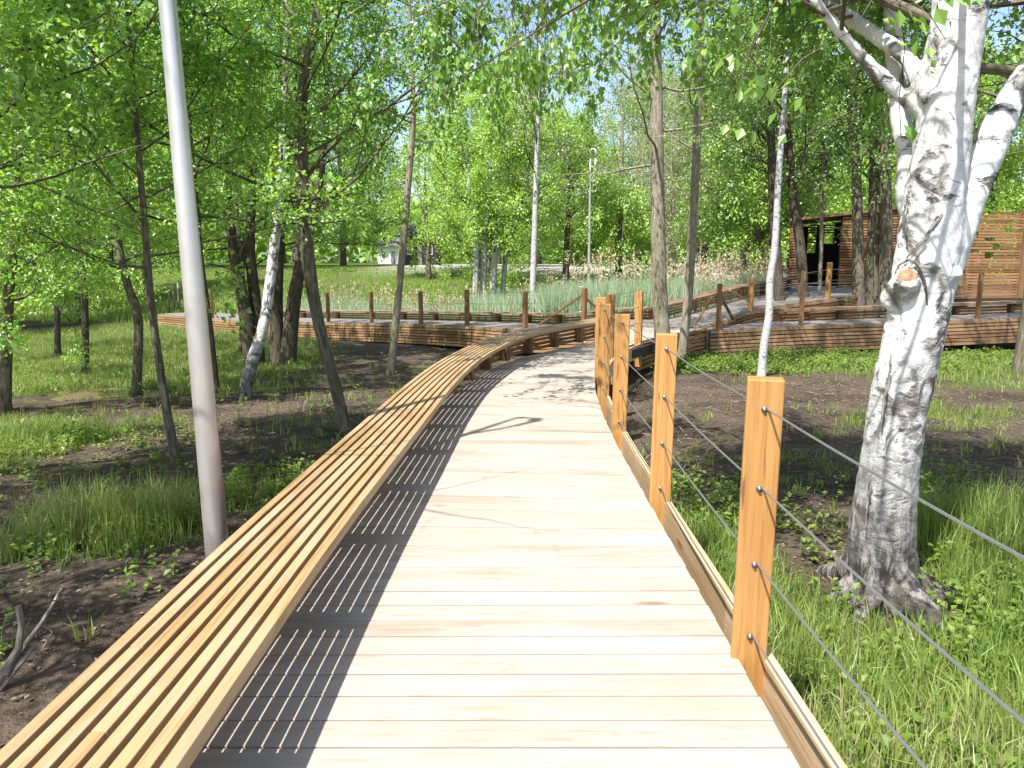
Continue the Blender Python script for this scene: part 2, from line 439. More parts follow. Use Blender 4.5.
# shallow hollow for the puddle
PUD = (-8.1, 15.3)
GZ -= .24 * np.exp(-(((GX - PUD[0]) / 1.2) ** 2 + ((GY - PUD[1]) / .9) ** 2))
nx, ny = len(gx), len(gy)
idx = (np.arange(ny - 1)[:, None] * nx + np.arange(nx - 1)[None, :]).ravel()
F = np.stack([idx, idx + 1, idx + nx + 1, idx + nx], 1)
gravel = smooth(46, 48, GY) * (1 - smooth(57, 60, GY)) * smooth(-2.5, 0, GX) * (1 - smooth(14, 18, GX)) * .0
gravel = gravel + smooth(52, 55, GY - 5 * smooth(2, -4, GX)) * (1 - smooth(76, 82, GY)) * smooth(-12, -9, GX) * (1 - smooth(17, 20, GX))
gravel = gravel + .6 * blob(GX, GY, -11, 21.5, 1.5, 1.0)
G_green = green(GX, GY) * (1 - np.clip(gravel, 0, 1))
gnd = mesh_np('ground', np.stack([GX, GY, GZ], -1).reshape(-1, 3), F.ravel(), np.full(len(F), 4), M['ground'], None,
              {'green': ('FLOAT', G_green.ravel()), 'gravel': ('FLOAT', np.clip(gravel, 0, 1).ravel())}, True)
tag(gnd, kind='structure')
th = np.linspace(0, 2 * np.pi, 40, endpoint=False)
wr = 1 + .2 * np.sin(3 * th + 1) + .1 * np.sin(7 * th)
pz = float(ground(*PUD)) - .12
pw = mesh_np('puddle_water', np.stack([PUD[0] + 1.5 * wr * np.cos(th), PUD[1] + 1.1 * wr * np.sin(th), np.full(40, pz)], 1), np.arange(40), [40], M['water'])
tag(pw, kind='structure')

# ------------------------------------------------------------------ curves
def spline(P, n):
    """Catmull-Rom through P, n samples evenly by arc length"""
    P = np.asarray(P, float)
    Q = np.vstack([2 * P[0] - P[1], P, 2 * P[-1] - P[-2]]); out = []
    for i in range(1, len(Q) - 2):
        t = np.linspace(0, 1, 40, endpoint=False)[:, None]
        a, b, c, d = Q[i - 1], Q[i], Q[i + 1], Q[i + 2]
        out.append(.5 * (2 * b + (c - a) * t + (2 * a - 5 * b + 4 * c - d) * t ** 2 + (3 * b - a - 3 * c + d) * t ** 3))
    out.append(P[-1:]); out = np.vstack(out)
    s = np.concatenate([[0], np.cumsum(np.linalg.norm(np.diff(out, axis=0), axis=1))])
    t = np.linspace(0, s[-1], n)
    return np.stack([np.interp(t, s, out[:, j]) for j in range(P.shape[1])], 1), s[-1]

def by_step(P, step):
    _, L = spline(P, 10)
    return spline(P, max(3, int(round(L / step)) + 1))[0]

def laterals(path):
    T = np.gradient(path[:, :2], axis=0); T /= np.linalg.norm(T, axis=1)[:, None]
    return np.stack([T[:, 1], -T[:, 0]], 1)      # to the right of travel

def pairwise(L, Rr, pitch=.155):
    """matching stations along two edges given as the same number of control points"""
    L = np.asarray(L, float); Rr = np.asarray(Rr, float); mid = (L + Rr) / 2
    big = np.hstack([mid, L, Rr])
    Q = np.vstack([2 * big[0] - big[1], big, 2 * big[-1] - big[-2]]); out = []
    for i in range(1, len(Q) - 2):
        t = np.linspace(0, 1, 60, endpoint=False)[:, None]
        a, b, c, d = Q[i - 1], Q[i], Q[i + 1], Q[i + 2]
        out.append(.5 * (2 * b + (c - a) * t + (2 * a - 5 * b + 4 * c - d) * t ** 2 + (3 * b - a - 3 * c + d) * t ** 3))
    out.append(big[-1:]); out = np.vstack(out)
    s = np.concatenate([[0], np.cumsum(np.linalg.norm(np.diff(out[:, :3], axis=0), axis=1))])
    n = int(s[-1] / pitch)
    def at(t): return np.array([np.interp(t, s, out[:, j]) for j in range(3, 9)])
    return n, pitch, at

def deck_boards(mb, L, Rr, pitch=.155, gap=.0095, th=.03, zoff=0.):
    n, p, at = pairwise(L, Rr, pitch)
    for i in range(n):
        a = at(i * p + gap / 2); b = at((i + 1) * p - gap / 2); j = random.uniform(-.0012, .0012) + zoff
        e0, e1 = random.uniform(-.006, .006), random.uniform(-.004, .004)
        d = (a[3:6] - a[0:3]); d /= np.linalg.norm(d)
        q = [a[0:3] - d * e0, a[3:6] + d * e1, b[3:6] + d * e1, b[0:3] - d * e0]
        top = [x + np.array([0, 0, j]) for x in q]; bot = [x - np.array([0, 0, th]) for x in top]
        mb.hexa(bot + top, None, 0)

def cladding(mb, edge, z0=-.03, height=.62, slat=.066, gap=.026, out=.03, every=2.0):
    """horizontal slats hung along an edge, broken into lengths"""
    path = by_step(edge, .5); lat = laterals(path)
    z = z0; per = int(every / .5)
    while z > z0 - height:
        i = random.randint(0, per - 1)
        st = [0] + list(range(i + 1, len(path) - 2, per)) + [len(path) - 1]
        for a, b in zip(st[:-1], st[1:]):
            if b - a < 1: continue
            j = random.uniform(-.006, .006)
            mb.sweep(path[a:b + 1], lat[a:b + 1], j, out + j, z - slat, z, None)
        z -= slat + gap

# edges of the decks (world metres)
mainL = [(-1.22, -1.5, 0), (-1.22, 1.0, 0), (-1.19, 2.3, 0), (-1.12, 4.0, 0), (-1.05, 5.7, 0), (-.955, 7.2, 0), (-.80, 8.9, 0), (-.52, 10.5, 0), (-.14, 12.1, 0), (.45, 13.5, 0), (1.5, 15.2, 0), (2.05, 16.6, 0), (2.2, 18.2, 0), (2.15, 19.6, -.03)]
mainR = [(.92, -1.5, 0), (.92, 1.0, 0), (.92, 2.3, 0), (.92, 4.0, 0), (.92, 5.5, 0), (.935, 7.2, 0), (.99, 8.7, 0), (1.09, 10.1, 0), (1.30, 11.6, 0), (1.72, 13.4, 0), (2.45, 15.3, 0), (3.15, 16.6, 0), (4.0, 17.8, 0), (4.6, 18.6, 0)]
benchI = [(-.77, -1.0, 0), (-.77, 1.0, 0), (-.755, 2.4, 0), (-.72, 3.6, 0), (-.625, 5.6, 0), (-.545, 7.2, 0), (-.41, 8.8, 0), (-.20, 10.2, 0), (.08, 11.5, 0), (.44, 12.6, 0), (1.0, 13.7, 0), (1.6, 14.7, 0), (2.1, 15.7, 0), (2.4, 16.5, 0)]

tn = [(4.55, 19.0, .0), (3.4, 19.2, .0), (1.9, 20.0, -.04), (.33, 21.3, -.25), (-1.38, 23.9, -.38), (-3.05, 25.9, -.5), (-5.0, 27.7, -.6), (-6.9, 29.0, -.68), (-10.8, 30.6, -.72), (-15.5, 34.2, -.72)]
tf = [(4.15, 21.0, .05), (3.6, 21.3, .02), (2.95, 22.0, -.04), (1.8, 23.0, -.25), (.2, 25.4, -.38), (-1.6, 27.6, -.5), (-3.8, 29.5, -.6), (-6.0, 31.0, -.68), (-10., 32.8, -.72), (-14.3, 36, -.72)]
rampR = [(4.55, 19.0, .0), (5.3, 19.5, .12), (6.2, 20.4, .3), (7.4, 21.1, .43), (8.85, 21.8, .55), (10.5, 23.0, .63), (12.5, 25, .66)]
rampL = [(4.15, 21.0, .05), (4.9, 21.7, .14), (5.95, 22.9, .28), (7.2, 24.6, .42), (8.6, 26.4, .53), (9.6, 27.3, .62), (10.6, 28.4, .66)]
rbN = [(4.7, 18.45, -.02), (7.0, 18.85, .05), (9.4, 19.2, .1), (11.7, 19.6, .15), (15.5, 20.4, .22), (19, 21.3, .25)]
rbF = [(4.7, 18.95, -.02), (6.9, 20.25, .05), (9.3, 20.75, .1), (11.5, 21.2, .15), (15.3, 22.0, .22), (18.8, 22.9, .25)]

def support_run(mb, edge, inset, top=-.04, step=1.9, w=.11):
    path = by_step(edge, step); lat = laterals(path)
    for i in range(len(path)):
        x, y = path[i][:2] + lat[i] * inset
        g = float(ground(x, y)) - .1
        z1 = path[i][2] + top
        if z1 - g > .12: mb.box((x, y, (z1 + g) / 2), w, w, z1 - g, math.atan2(lat[i][1], lat[i][0]), None, 2)

# ---- main boardwalk
bw = MB(); deck_boards(bw, mainL, mainR)
ob = bw.build('boardwalk', M['deck'], None, False, .0025); tag(ob, kind='structure', label='pale timber boardwalk of cross boards curving to the right beside the long bench')
ebm = MB()
edge = by_step([p for p in mainR[:11]], .5); lat = laterals(edge)
cut = 0
while cut < len(edge) - 1:
    e = min(cut + 5, len(edge) - 1)
    ebm.sweep(edge[cut:e + 1], lat[cut:e + 1], .098, .146, -.24, .012); cut = e
ebm.build('edge_beam', M['kerb'], ob, False, .004)
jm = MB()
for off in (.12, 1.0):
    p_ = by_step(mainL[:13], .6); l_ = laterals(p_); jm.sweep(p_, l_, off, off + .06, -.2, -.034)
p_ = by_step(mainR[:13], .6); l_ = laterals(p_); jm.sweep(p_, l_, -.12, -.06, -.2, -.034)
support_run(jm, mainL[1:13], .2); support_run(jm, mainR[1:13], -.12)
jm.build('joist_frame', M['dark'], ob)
cm = MB(); cladding(cm, mainR[10:], -.04, .5); cm.build('side_cladding', M['clad_dark'], ob)

# ---- transverse boardwalk (left arm) and ramp to the pavilion
t1 = MB(); deck_boards(t1, tf, tn, .155, .008, .03, .004)
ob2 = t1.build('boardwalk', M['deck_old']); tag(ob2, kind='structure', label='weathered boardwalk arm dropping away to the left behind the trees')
cm = MB(); cladding(cm, [tuple(p) for p in tn[::-1][:-1]], -.03, .62); cm.build('side_cladding', M['clad'], ob2)
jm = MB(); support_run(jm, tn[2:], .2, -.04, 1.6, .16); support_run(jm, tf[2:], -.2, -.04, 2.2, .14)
p_ = by_step(tn[2:], .8); l_ = laterals(p_); jm.sweep(p_, l_, .05, .1, -.62, -.05)  # dark sheet behind the slats; its colour stands for shade in the gaps
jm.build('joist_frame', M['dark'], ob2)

t2 = MB(); deck_boards(t2, rampL, rampR, .155, .008, .03, .006)
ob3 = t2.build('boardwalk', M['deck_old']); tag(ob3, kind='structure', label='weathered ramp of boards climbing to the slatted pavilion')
cm = MB(); cladding(cm, rampR, -.03, .6); cm.build('side_cladding', M['clad_dark'], ob3)
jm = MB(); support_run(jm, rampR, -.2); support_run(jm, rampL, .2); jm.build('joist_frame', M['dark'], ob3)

t3 = MB(); deck_boards(t3, rbF, rbN, .155, .008, .03, 0)
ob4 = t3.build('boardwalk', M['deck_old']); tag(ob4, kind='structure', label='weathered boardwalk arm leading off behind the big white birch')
cm = MB(); cladding(cm, rbN, -.03, .54, .066, .024, .03, 2.5); cm.build('side_cladding', M['clad'], ob4)
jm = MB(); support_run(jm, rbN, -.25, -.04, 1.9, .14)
p_ = by_step(rbN, .8); l_ = laterals(p_); jm.sweep(p_, l_, -.1, -.03, -.5, -.05)  # near-black backing strip, added as the shade seen between the slats
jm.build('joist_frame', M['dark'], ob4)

# ------------------------------------------------------------------ benches
def make_bench(inner, side, label, n_slats, pitch, wid, height, th, mat, frame_step, group, z_of=None):
    """inner = edge nearest the walkway; side = -1 if the bench lies to the left of travel"""
    base = np.array(inner[len(inner) // 3], float)
    root = empty('slat_bench', base); tag(root, label, 'bench', group)
    path = by_step(inner, .22); lat = laterals(path)
    mb = MB()
    for k in range(n_slats):
        x0 = side * (k * pitch); x1 = side * (k * pitch + wid)
        x0, x1 = min(x0, x1), max(x0, x1)
        i = random.randint(4, 16); st = [0]
        while i < len(path) - 3: st.append(i); i += random.choice((13, 16, 18))
        st.append(len(path) - 1)
        for a, b in zip(st[:-1], st[1:]):
            seg = path[a:b + 1].copy()
            if a: seg[0] = seg[0] + (seg[1] - seg[0]) * .012
            seg[:, 2] += random.uniform(-.001, .001)
            mb.sweep(seg, lat[a:b + 1], x0, x1, height - th, height)
    shift(mb, base).build('seat', mat, root, False, .003)
    _, L = spline(inner, 10); nf = int(L / frame_step); fp = spline(inner, nf + 1)[0]; fl = laterals(fp)
    tot = side * ((n_slats - 1) * pitch + wid)
    for i in range(nf + 1):
        if frame_step < 1.2 and not (.2 < fp[i][1]): continue
        c = fp[i]; f = MB(); rz = math.atan2(fl[i][1], fl[i][0])
        def P(x, z): return (c[0] + fl[i][0] * x, c[1] + fl[i][1] * x, c[2] + z)
        f.box(P(tot * .52, height - th - .024), abs(tot) * .9, .16, .045, rz, None, 0)
        hgt = height - th - .05
        f.box(P(tot * .76, hgt / 2 + .002), .14, .12, hgt, rz, None, 2)
        shift(f, base).build('bench_frame', M['post_dark'], root, False, .002)  # frames take a darker wood, standing for the shade below the seat
    bp_ = MB(); zz = height - th - .075
    pp = by_step(inner, .5); pl2 = laterals(pp)
    while zz > .03:
        bp_.sweep(pp, pl2, tot * .95 - .012, tot * .95 + .012, zz - .055, zz); zz -= .075
    shift(bp_, base).build('back_panel', M['clad_dark'], root)
    return root

make_bench([(x * 1.035 - .005, y * 1.035, z) for x, y, z in benchI], -1, 'long pale slatted bench following the near boardwalk in the foreground', 8, .0605, .041, .41, .05, M['bench'], 1.04, 'slatted benches along the boardwalks')
make_bench([(x - .0, y, z) for x, y, z in [(p[0] * .78 + q[0] * .22, p[1] * .78 + q[1] * .22, p[2]) for p, q in zip(tf, tn)][1:-1]], +1,
           'low weathered bench on the far side of the left boardwalk arm', 8, .0588, .042, .34, .045, M['bench_old'], 1.6, 'slatted benches along the boardwalks')
make_bench([(p[0] * .86 + q[0] * .14, p[1] * .86 + q[1] * .14, p[2]) for p, q in zip(rampL, rampR)][:-1], -1,
           'reddish slatted bench climbing along the ramp towards the pavilion', 8, .0588, .042, .42, .045, M['bench_old'], 1.4, 'slatted benches along the boardwalks')
make_bench([(p[0] * .72 + q[0] * .28, p[1] * .72 + q[1] * .28, p[2]) for p, q in zip(rbF, rbN)][1:], -1,
           'low brown slatted bench passing behind the big white birch', 7, .0588, .045, .32, .07, M['bench_old'], 1.6, 'slatted benches along the boardwalks')

# ------------------------------------------------------------------ cable railings
def railing(label, posts, w, dep, z_holes, mat, ends=None, bolts=True, group=None, cable_r=.0045, start=None, z_below=.45, braces=()):
    """posts: (x, y, z_deck, height, heading, lean_x)"""
    root = empty('cable_railing', (posts[0][0], posts[0][1], posts[0][2])); tag(root, label, 'railing', group)
    base = np.array(root.location)
    for (x, y, z, h, hd, lean) in posts:
        b = MB(); rz = -hd
        tl = Matrix.Rotation(lean, 3, 'Y')
        cz = z + (h - z_below) / 2
        b.box((x + math.sin(lean) * (h - z_below) / 2, y, cz), w, dep, h + z_below, rz, None, 2, tl)
        po = shift(b, base).build('post', mat, root, False, .006)
        if bolts:
            for zh in z_holes:
                e = MB(); px_ = x + math.sin(lean) * zh
                nx_, ny_ = -math.sin(hd), -math.cos(hd)
                c0 = np.array([px_ + nx_ * dep / 2, y + ny_ * dep / 2, z + zh])
                nrm = np.array([nx_, ny_, 0])
                e.tube([c0 - nrm * .002, c0 + nrm * .006], [.013, .012], 10)
                e.tube([c0 + nrm * .004, c0 + nrm * .014], [.008, .007], 8)
                shift(e, base).build('cable_ferrule', M['bolt'], po, True)
    pts = [(p[0], p[1], p[2], p[5]) for p in posts]
    if start: pts = [start] + pts
    for zh in z_holes:
        cb = MB(); line = []
        for i in range(len(pts) - 1):
            a, b_ = pts[i], pts[i + 1]
            A = np.array([a[0] + math.sin(a[3]) * zh, a[1], a[2] + zh]); B = np.array([b_[0] + math.sin(b_[3]) * zh, b_[1], b_[2] + zh])
            for t in np.linspace(0, 1, 7)[:-1]:
                sag = .012 * 4 * t * (1 - t)
                line.append(A + (B - A) * t - np.array([0, 0, sag]))
        line.append(B); cb.tube(line, cable_r, 6)
        shift(cb, base).build('cable', M['cable'], root, True)
    for (a, b_) in braces:
        k_ = MB(); k_.bar(a, b_, .06, .05); shift(k_, base).build('brace', mat, root, False, .003)
    return root

LN = .012
railing('orange oiled post and steel cable railing along the right of the near boardwalk',
        [(.97, 2.99, 0, 1.15, .27, LN), (.993, 5.06, 0, 1.13, .17, LN), (1.01, 7.22, 0, 1.11, .13, LN), (1.085, 9.15, 0, 1.10, .11, 0), (1.22, 10.75, 0, 1.10, .11, 0), (1.62, 12.9, 0, 1.06, .3, 0), (2.45, 15.1, 0, 1.02, .4, 0)],
        .138, .10, [1.035, .72, .41, .105], M['post'], start=(.993, .9, 0, LN), group='post and cable railings')
LH = -.75
railing('dark brown post and cable railing along the left boardwalk arm',
        [(1.86, 20.08, -.05, .95, LH, 0), (.36, 21.4, -.25, 1.02, LH, 0), (-1.38, 24.0, -.38, 1.1, LH, 0), (-3.03, 26.0, -.5, 1.1, LH, 0), (-5.0, 27.8, -.6, 1.1, LH, 0), (-6.85, 29.1, -.68, 1.1, LH, 0), (-9.4, 30.2, -.7, 1.1, LH, 0), (-12.2, 31.8, -.72, 1.1, LH, 0)],
        .12, .10, [1.0, .68, .36], M['post_dark'], bolts=False, group='post and cable railings', cable_r=.006,
        braces=[((1.8, 20.1, .72), (.75, 21.2, -.12)), ((1.95, 20.15, .6), (2.6, 20.6, 0.02))])
railing('short pale orange railing at the foot of the pavilion ramp',
        [(6.25, 20.5, .3, .86, .6, 0), (8.8, 21.85, .55, 1.0, .9, 0), (10.9, 23.45, .63, 1.0, .9, 0)],
        .12, .10, [.8, .5, .25], M['post'], bolts=False, group='post and cable railings', cable_r=.006,
        braces=[((6.2, 20.5, .55), (5.55, 20.0, .85))])
railing('brown railing posts along the boardwalk arm behind the big birch',
        [(4.9, 18.52, -.02, 1.08, 1.35, 0), (7.0, 18.9, .05, 1.3, 1.35, 0), (9.4, 19.25, .1, 1.2, 1.35, 0), (11.72, 19.66, .15, 1.17, 1.35, 0), (14.2, 20.15, .2, 1.17, 1.35, 0)],
        .09, .09, [1.0, .68, .36], M['post_dark'], bolts=False, group='post and cable railings', cable_r=.006,
        braces=[((4.95, 18.7, .8), (5.5, 19.4, .15)), ((4.4, 18.8, .05), (4.75, 18.6, .75))])

# ------------------------------------------------------------------ lamps
def make_lamp(loc, H, label):
    root = empty('street_lamp', loc); tag(root, label, 'street lamp', 'slender steel lamps')
    p = MB(); p.tube([(0, 0, -.2), (0, 0, .05)], .13, 20); p.build('base_flange', M['steel'], root, True)
    p = MB(); zs = np.linspace(0, H, 14); p.tube(np.stack([0 * zs, 0 * zs, zs], 1), .078 - .052 * (zs / H) ** 1.0, 24)
    p.build('pole', M['steel'], root, True)
    # hairpin head: the pole tip bends over and comes back down to meet the pole
    t = np.linspace(0, np.pi, 12); loop = [(.0, 0, H - .02)]
    for a in t: loop.append((.12 - .12 * math.cos(a), 0, H + .28 + .12 * math.sin(a)))
    loop += [(.23, 0, H + .1), (.19, 0, H - .3), (.11, 0, H - .75), (.03, 0, H - 1.15)]
    p = MB(); p.tube(loop, .024, 10); p.build('arm', M['steel'], root, True)
    h = MB(); h.tube([(.0, 0, H + .27), (.04, 0, H + .36), (.12, 0, H + .40), (.2, 0, H + .36), (.235, 0, H + .22), (.225, 0, H + .0)], [.028, .045, .062, .07, .062, .026], 14); h.build('lamp_head', M['steel'], root, True)
    d = MB(); d.tube([(.225, 0, H + .02), (.2, 0, H - .25), (.16, 0, H - .5)], [.034, .03, .012], 10); d.build('lamp_diffuser', M['lamp_white'], root, True)
    return root
lp = np.array([-1.87, 4.75]); gz = float(ground(*lp))
l1 = make_lamp((lp[0], lp[1], gz), 6.55, 'tall grey steel lamp pole close beside the long bench')
l1.rotation_euler = (0, R(-1.6), R(35))
l1.rotation_euler = (Matrix.Rotation(R(-1.6), 3, 'Y') @ Matrix.Rotation(R(-30), 3, 'Z')).to_euler()
l2 = copy_tree(l1); fx, fy = U(588, 320, 31.5)[:2]
l2.location = (fx, fy, float(ground(fx, fy))); l2.rotation_euler = (0, 0, R(20)); l2['label'] = 'distant slender lamp with bent head standing among the reeds'

# ------------------------------------------------------------------ trees
AZ, EL = R(34), R(59)
SUNWARD = -np.array([math.sin(AZ) * math.cos(EL), math.cos(AZ) * math.cos(EL), -math.sin(EL)])
def sunny(P, lines, rad, keep=.1, rng=RNG):
    """thins leaves that would shade the given stems, so gaps in the crown light them"""
    k = np.ones(len(P), bool)
    for ln in lines:
        for (x, y, z) in ln:
            t = (P[:, 2] - z) / SUNWARD[2]
            q = P - SUNWARD * t[:, None]
            k &= ~((t > .35) & (np.hypot(q[:, 0] - x, q[:, 1] - y) < rad) & (rng.random(len(P)) > keep))
    return k
DECKLIT = [[(x, y, 0.) for x in (-.7, -.2, .3, .8) for y in np.arange(1.4, 8.6, .6)]]
LIT = [[(-1.9 - .03 * z, 4.75, z) for z in np.arange(-.4, 6, .3)]] + [[(x, y, 0.) for x in (-.7, -.2, .3, .8) for y in (2, 2.7, 3.4, 4.1, 4.8, 5.5, 6.2, 6.9, 7.6, 8.3)]]
def leaves_obj(name, P, A, size, mat, parent, rng, flat=.35, width=.36, offset=(0, 0, 0), rnd=None):
    """leaf faces at P (n,3), pointing along A"""
    n = len(P)
    if not np.isscalar(size): size = np.asarray(size)
    A = A + rng.normal(0, .55, (n, 3)); A /= np.linalg.norm(A, axis=1)[:, None] + 1e-9
    N = rng.normal(0, 1, (n, 3)) * (1 - flat) + np.array([0, 0, 1.]) * flat * 1.2 + SUNWARD * .75
    B = np.cross(A, N); B /= np.linalg.norm(B, axis=1)[:, None] + 1e-9
    Nn = np.cross(B, A)
    s = (size * rng.uniform(.65, 1.3, n))[:, None]
    fold = Nn * s * .10
    V = np.stack([P, P + A * s * .45 + B * s * width + fold, P + A * s - fold * .6, P + A * s * .45 - B * s * width + fold], 1).reshape(-1, 3)
    L = np.arange(4 * n)
    if rnd is None: rnd = rng.random(n)
    return mesh_np(name, V - np.asarray(offset), L, np.full(n, 4), mat, parent, {'rnd': ('FLOAT', np.repeat(rnd, 4))})

def wander(rng, p, d, L, n, jit, up):
    pts = [np.array(p, float)]; d = np.array(d, float); d /= np.linalg.norm(d)
    for i in range(n):
        d = d + rng.normal(0, jit, 3) + np.array([0, 0, up]); d /= np.linalg.norm(d)
        pts.append(pts[-1] + d * L / n)
    return np.array(pts)

def grow(rng, mb, trunk, spec):
    """limbs, branches and twigs off a trunk polyline (n,4); returns leaf points and axes"""
    tp = trunk[:, :3]; tr = trunk[:, 3]
    s = np.concatenate([[0], np.cumsum(np.linalg.norm(np.diff(tp, axis=0), axis=1))]); S = s[-1]
    P, A = [], []
    az = rng.uniform(0, 6.28)
    for i in range(spec['n1']):
        f = spec['t0'] + (1 - spec['t0']) * ((i + rng.uniform(0, .9)) / spec['n1']); q = f * S
        p = np.array([np.interp(q, s, tp[:, j]) for j in range(3)]); r = np.interp(q, s, tr)
        az += 2.4 + rng.normal(0, .4)
        el = spec['el'] + rng.normal(0, .2) + .5 * (f - .5)
        d = np.array([math.cos(az) * math.cos(el), math.sin(az) * math.cos(el), math.sin(el)])
        shape = spec['shape'](f)
        L1 = spec['len'] * shape * rng.uniform(.7, 1.2)
        b1 = wander(rng, p, d, L1, 6, .14, spec['up'])
        r1 = max(.005, min(r * .42, .008 * L1 + .004))
        mb.tube(b1, np.linspace(r1, .005, 7), 5, None, False)
        for j in range(spec['n2']):
            g = rng.uniform(.18, 1.0); k = g * 6; k0 = int(min(5, k)); pp = b1[k0] + (b1[k0 + 1] - b1[k0]) * (k - k0)
            dd = (b1[k0 + 1] - b1[k0]); dd /= np.linalg.norm(dd)
            d2 = dd * .6 + rng.normal(0, .55, 3) + np.array([0, 0, .1])
            L2 = L1 * spec['f2'] * rng.uniform(.6, 1.2) * (1.15 - .5 * g)
            b2 = wander(rng, pp, d2, L2, 4, .18, spec['up2'])
            mb.tube(b2, np.linspace(max(.004, r1 * .4), .0025, 5), 3, None, False)
            for m in range(spec['n3']):
                g2 = rng.uniform(.15, 1); k = g2 * 4; k1 = int(min(3, k)); p3 = b2[k1] + (b2[k1 + 1] - b2[k1]) * (k - k1)
                d3 = rng.normal(0, 1, 3); d3 /= np.linalg.norm(d3)
                d3 = d3 + (b2[k1 + 1] - b2[k1]) / (np.linalg.norm(b2[k1 + 1] - b2[k1]) + 1e-9) * .6
                b3 = wander(rng, p3, d3, spec['l3'] * rng.uniform(.6, 1.3), 3, .2, spec['up3'])
                nl = spec['nl']; t = rng.uniform(0, 3, nl); ti = np.minimum(2, t.astype(int))
                seg = b3[ti + 1] - b3[ti]
                P.append(b3[ti] + seg * (t - ti)[:, None] + rng.normal(0, spec['spread'], (nl, 3)))
                A.append(seg / (np.linalg.norm(seg, axis=1)[:, None] + 1e-9) + np.array([0, 0, spec['hang']]))
                if spec.get('twig', True): mb.tube(b3, .0022, 3, None, False)
    return np.vstack(P), np.vstack(A)

ROUND = lambda f: .55 + .9 * math.sin(math.pi * min(1, max(0, f * .85 + .1)))
CONE = lambda f: 1.25 - f
SPEC = dict(n1=16, n2=6, n3=5, t0=.3, el=.45, len=1.9, f2=.5, up=.04, up2=.02, up3=-.03, l3=.38, nl=26, spread=.07, hang=-.25, shape=ROUND)
def spec(**k): d = dict(SPEC); d.update(k); return d

def tube_trunk(mb, tr, sides=12, wob=.0, rng=None):
    P, _ = spline(tr, max(10, len(tr) * 5)); mb.tube(P[:, :3], P[:, 3], sides)
    return P

def px_trunk(pts, Y, H, top_r=.02, drift=(0, 0)):
    """pts: (px, py, radius_px) from the ground up, standing at depth Y; carried on up to height H"""
    out = []
    for i, (a, b, r) in enumerate(pts):
        p = U(a, b, Y); out.append([p[0], p[1], p[2], r * Y / FPX])
    x0, y0 = out[0][:2]; g = float(ground(x0, y0))
    out[0][2] = g - .12
    if H and out[-1][2] - g < H:
        l = out[-1]; pv = out[-2]; d = (np.array(l[:3]) - np.array(pv[:3])); d /= d[2] + 1e-9
        rem = H - (l[2] - g)
        out.append([l[0] + d[0] * rem * .25 + drift[0] * .5, l[1] + drift[1] * .5, l[2] + rem * .45, l[3] * .6 + top_r * .4])
        out.append([l[0] + d[0] * rem * .4 + drift[0], l[1] + drift[1], l[2] + rem, top_r])
    return np.array(out)

def add_tree(name, label, trunks, sp, bark, leaf, seed, lsize=.06, group=None, cat='tree', width=.36, flat=.35, flare=True):
    rng = np.random.default_rng(seed); random.seed(seed)
    b = np.array([trunks[0][0][0], trunks[0][0][1], float(ground(trunks[0][0][0], trunks[0][0][1]))])
    root = empty(name, b); tag(root, label, cat, group)
    mb = MB(); lb = MB(); P, A = [], []; thin = bark in (M['birch'], M['birch_mid'])
    for tr in trunks:
        tr = np.array(tr, float)
        if flare:
            tr = np.vstack([tr[:1], tr]); tr[0, 3] *= 1.55; tr[1, :3] += (tr[2, :3] - tr[1, :3]) * .13
        pts = tube_trunk(mb, tr, 12)
        p, a = grow(rng, lb, pts, sp); P.append(p); A.append(a)
    shift(mb, b).build('trunk', bark, root, True)
    shift(lb, b).build('branches', M['bark_dark'] if thin else bark, root, True)
    P = np.vstack(P); A = np.vstack(A)
    if b[1] < 12:
        k = sunny(P, LIT, .42, .06, rng) & sunny(P, DECKLIT, .5, 0, rng); P, A = P[k], A[k]
    leaves_obj('crown', P, A, lsize, leaf, root, rng, flat, width, b)
    return root

NEARLEAF = spec(n1=18, n2=6, n3=5, nl=20)
g1 = 'young trees on the bare soil left of the boardwalk'
add_tree('young_tree', 'thin dark leaning tree just behind the lamp pole', [px_trunk([(178, 470, 5.5), (165, 400, 4.3), (152, 310, 3.6), (145, 230, 3.2)], 8.6, 5.2)],
         spec(n1=18, n2=6, n3=5, nl=29, len=1.6, t0=.42, el=.25), M['bark'], M['leaf_lime'], 11, .062, g1)
add_tree('young_tree', 'slim grey tree standing near the muddy puddle', [px_trunk([(135, 378, 5), (138, 320, 4.5), (127, 283, 4), (118, 240, 3.5)], 15.6, 7.0)],
         spec(n1=20, n2=6, n3=5, nl=27, len=2.2, t0=.33), M['bark'], M['leaf_lime'], 12, .075, g1)
add_tree('young_tree', 'dark tree partly hidden right behind the lamp pole', [px_trunk([(213, 366, 6), (207, 320, 5), (199, 260, 4.5), (193, 190, 4)], 15.0, 8)],
         spec(n1=20, n2=6, n3=5, nl=27, len=2.2, t0=.36), M['bark_dark'], M['leaf_mid'], 13, .075, g1)
add_tree('birch_tree', 'white birch leaning right from a blackened base', [px_trunk([(242, 392, 7.5), (251, 365, 6.5), (262, 332, 5.6), (268, 298, 5.2), (275, 240, 4.8), (281, 180, 4)], 14.2, 9)],
         spec(n1=18, n2=6, n3=4, nl=20, len=1.8, t0=.4, up2=-.08, up3=-.15), M['birch_mid'], M['leaf_birch'], 14, .06, g1)
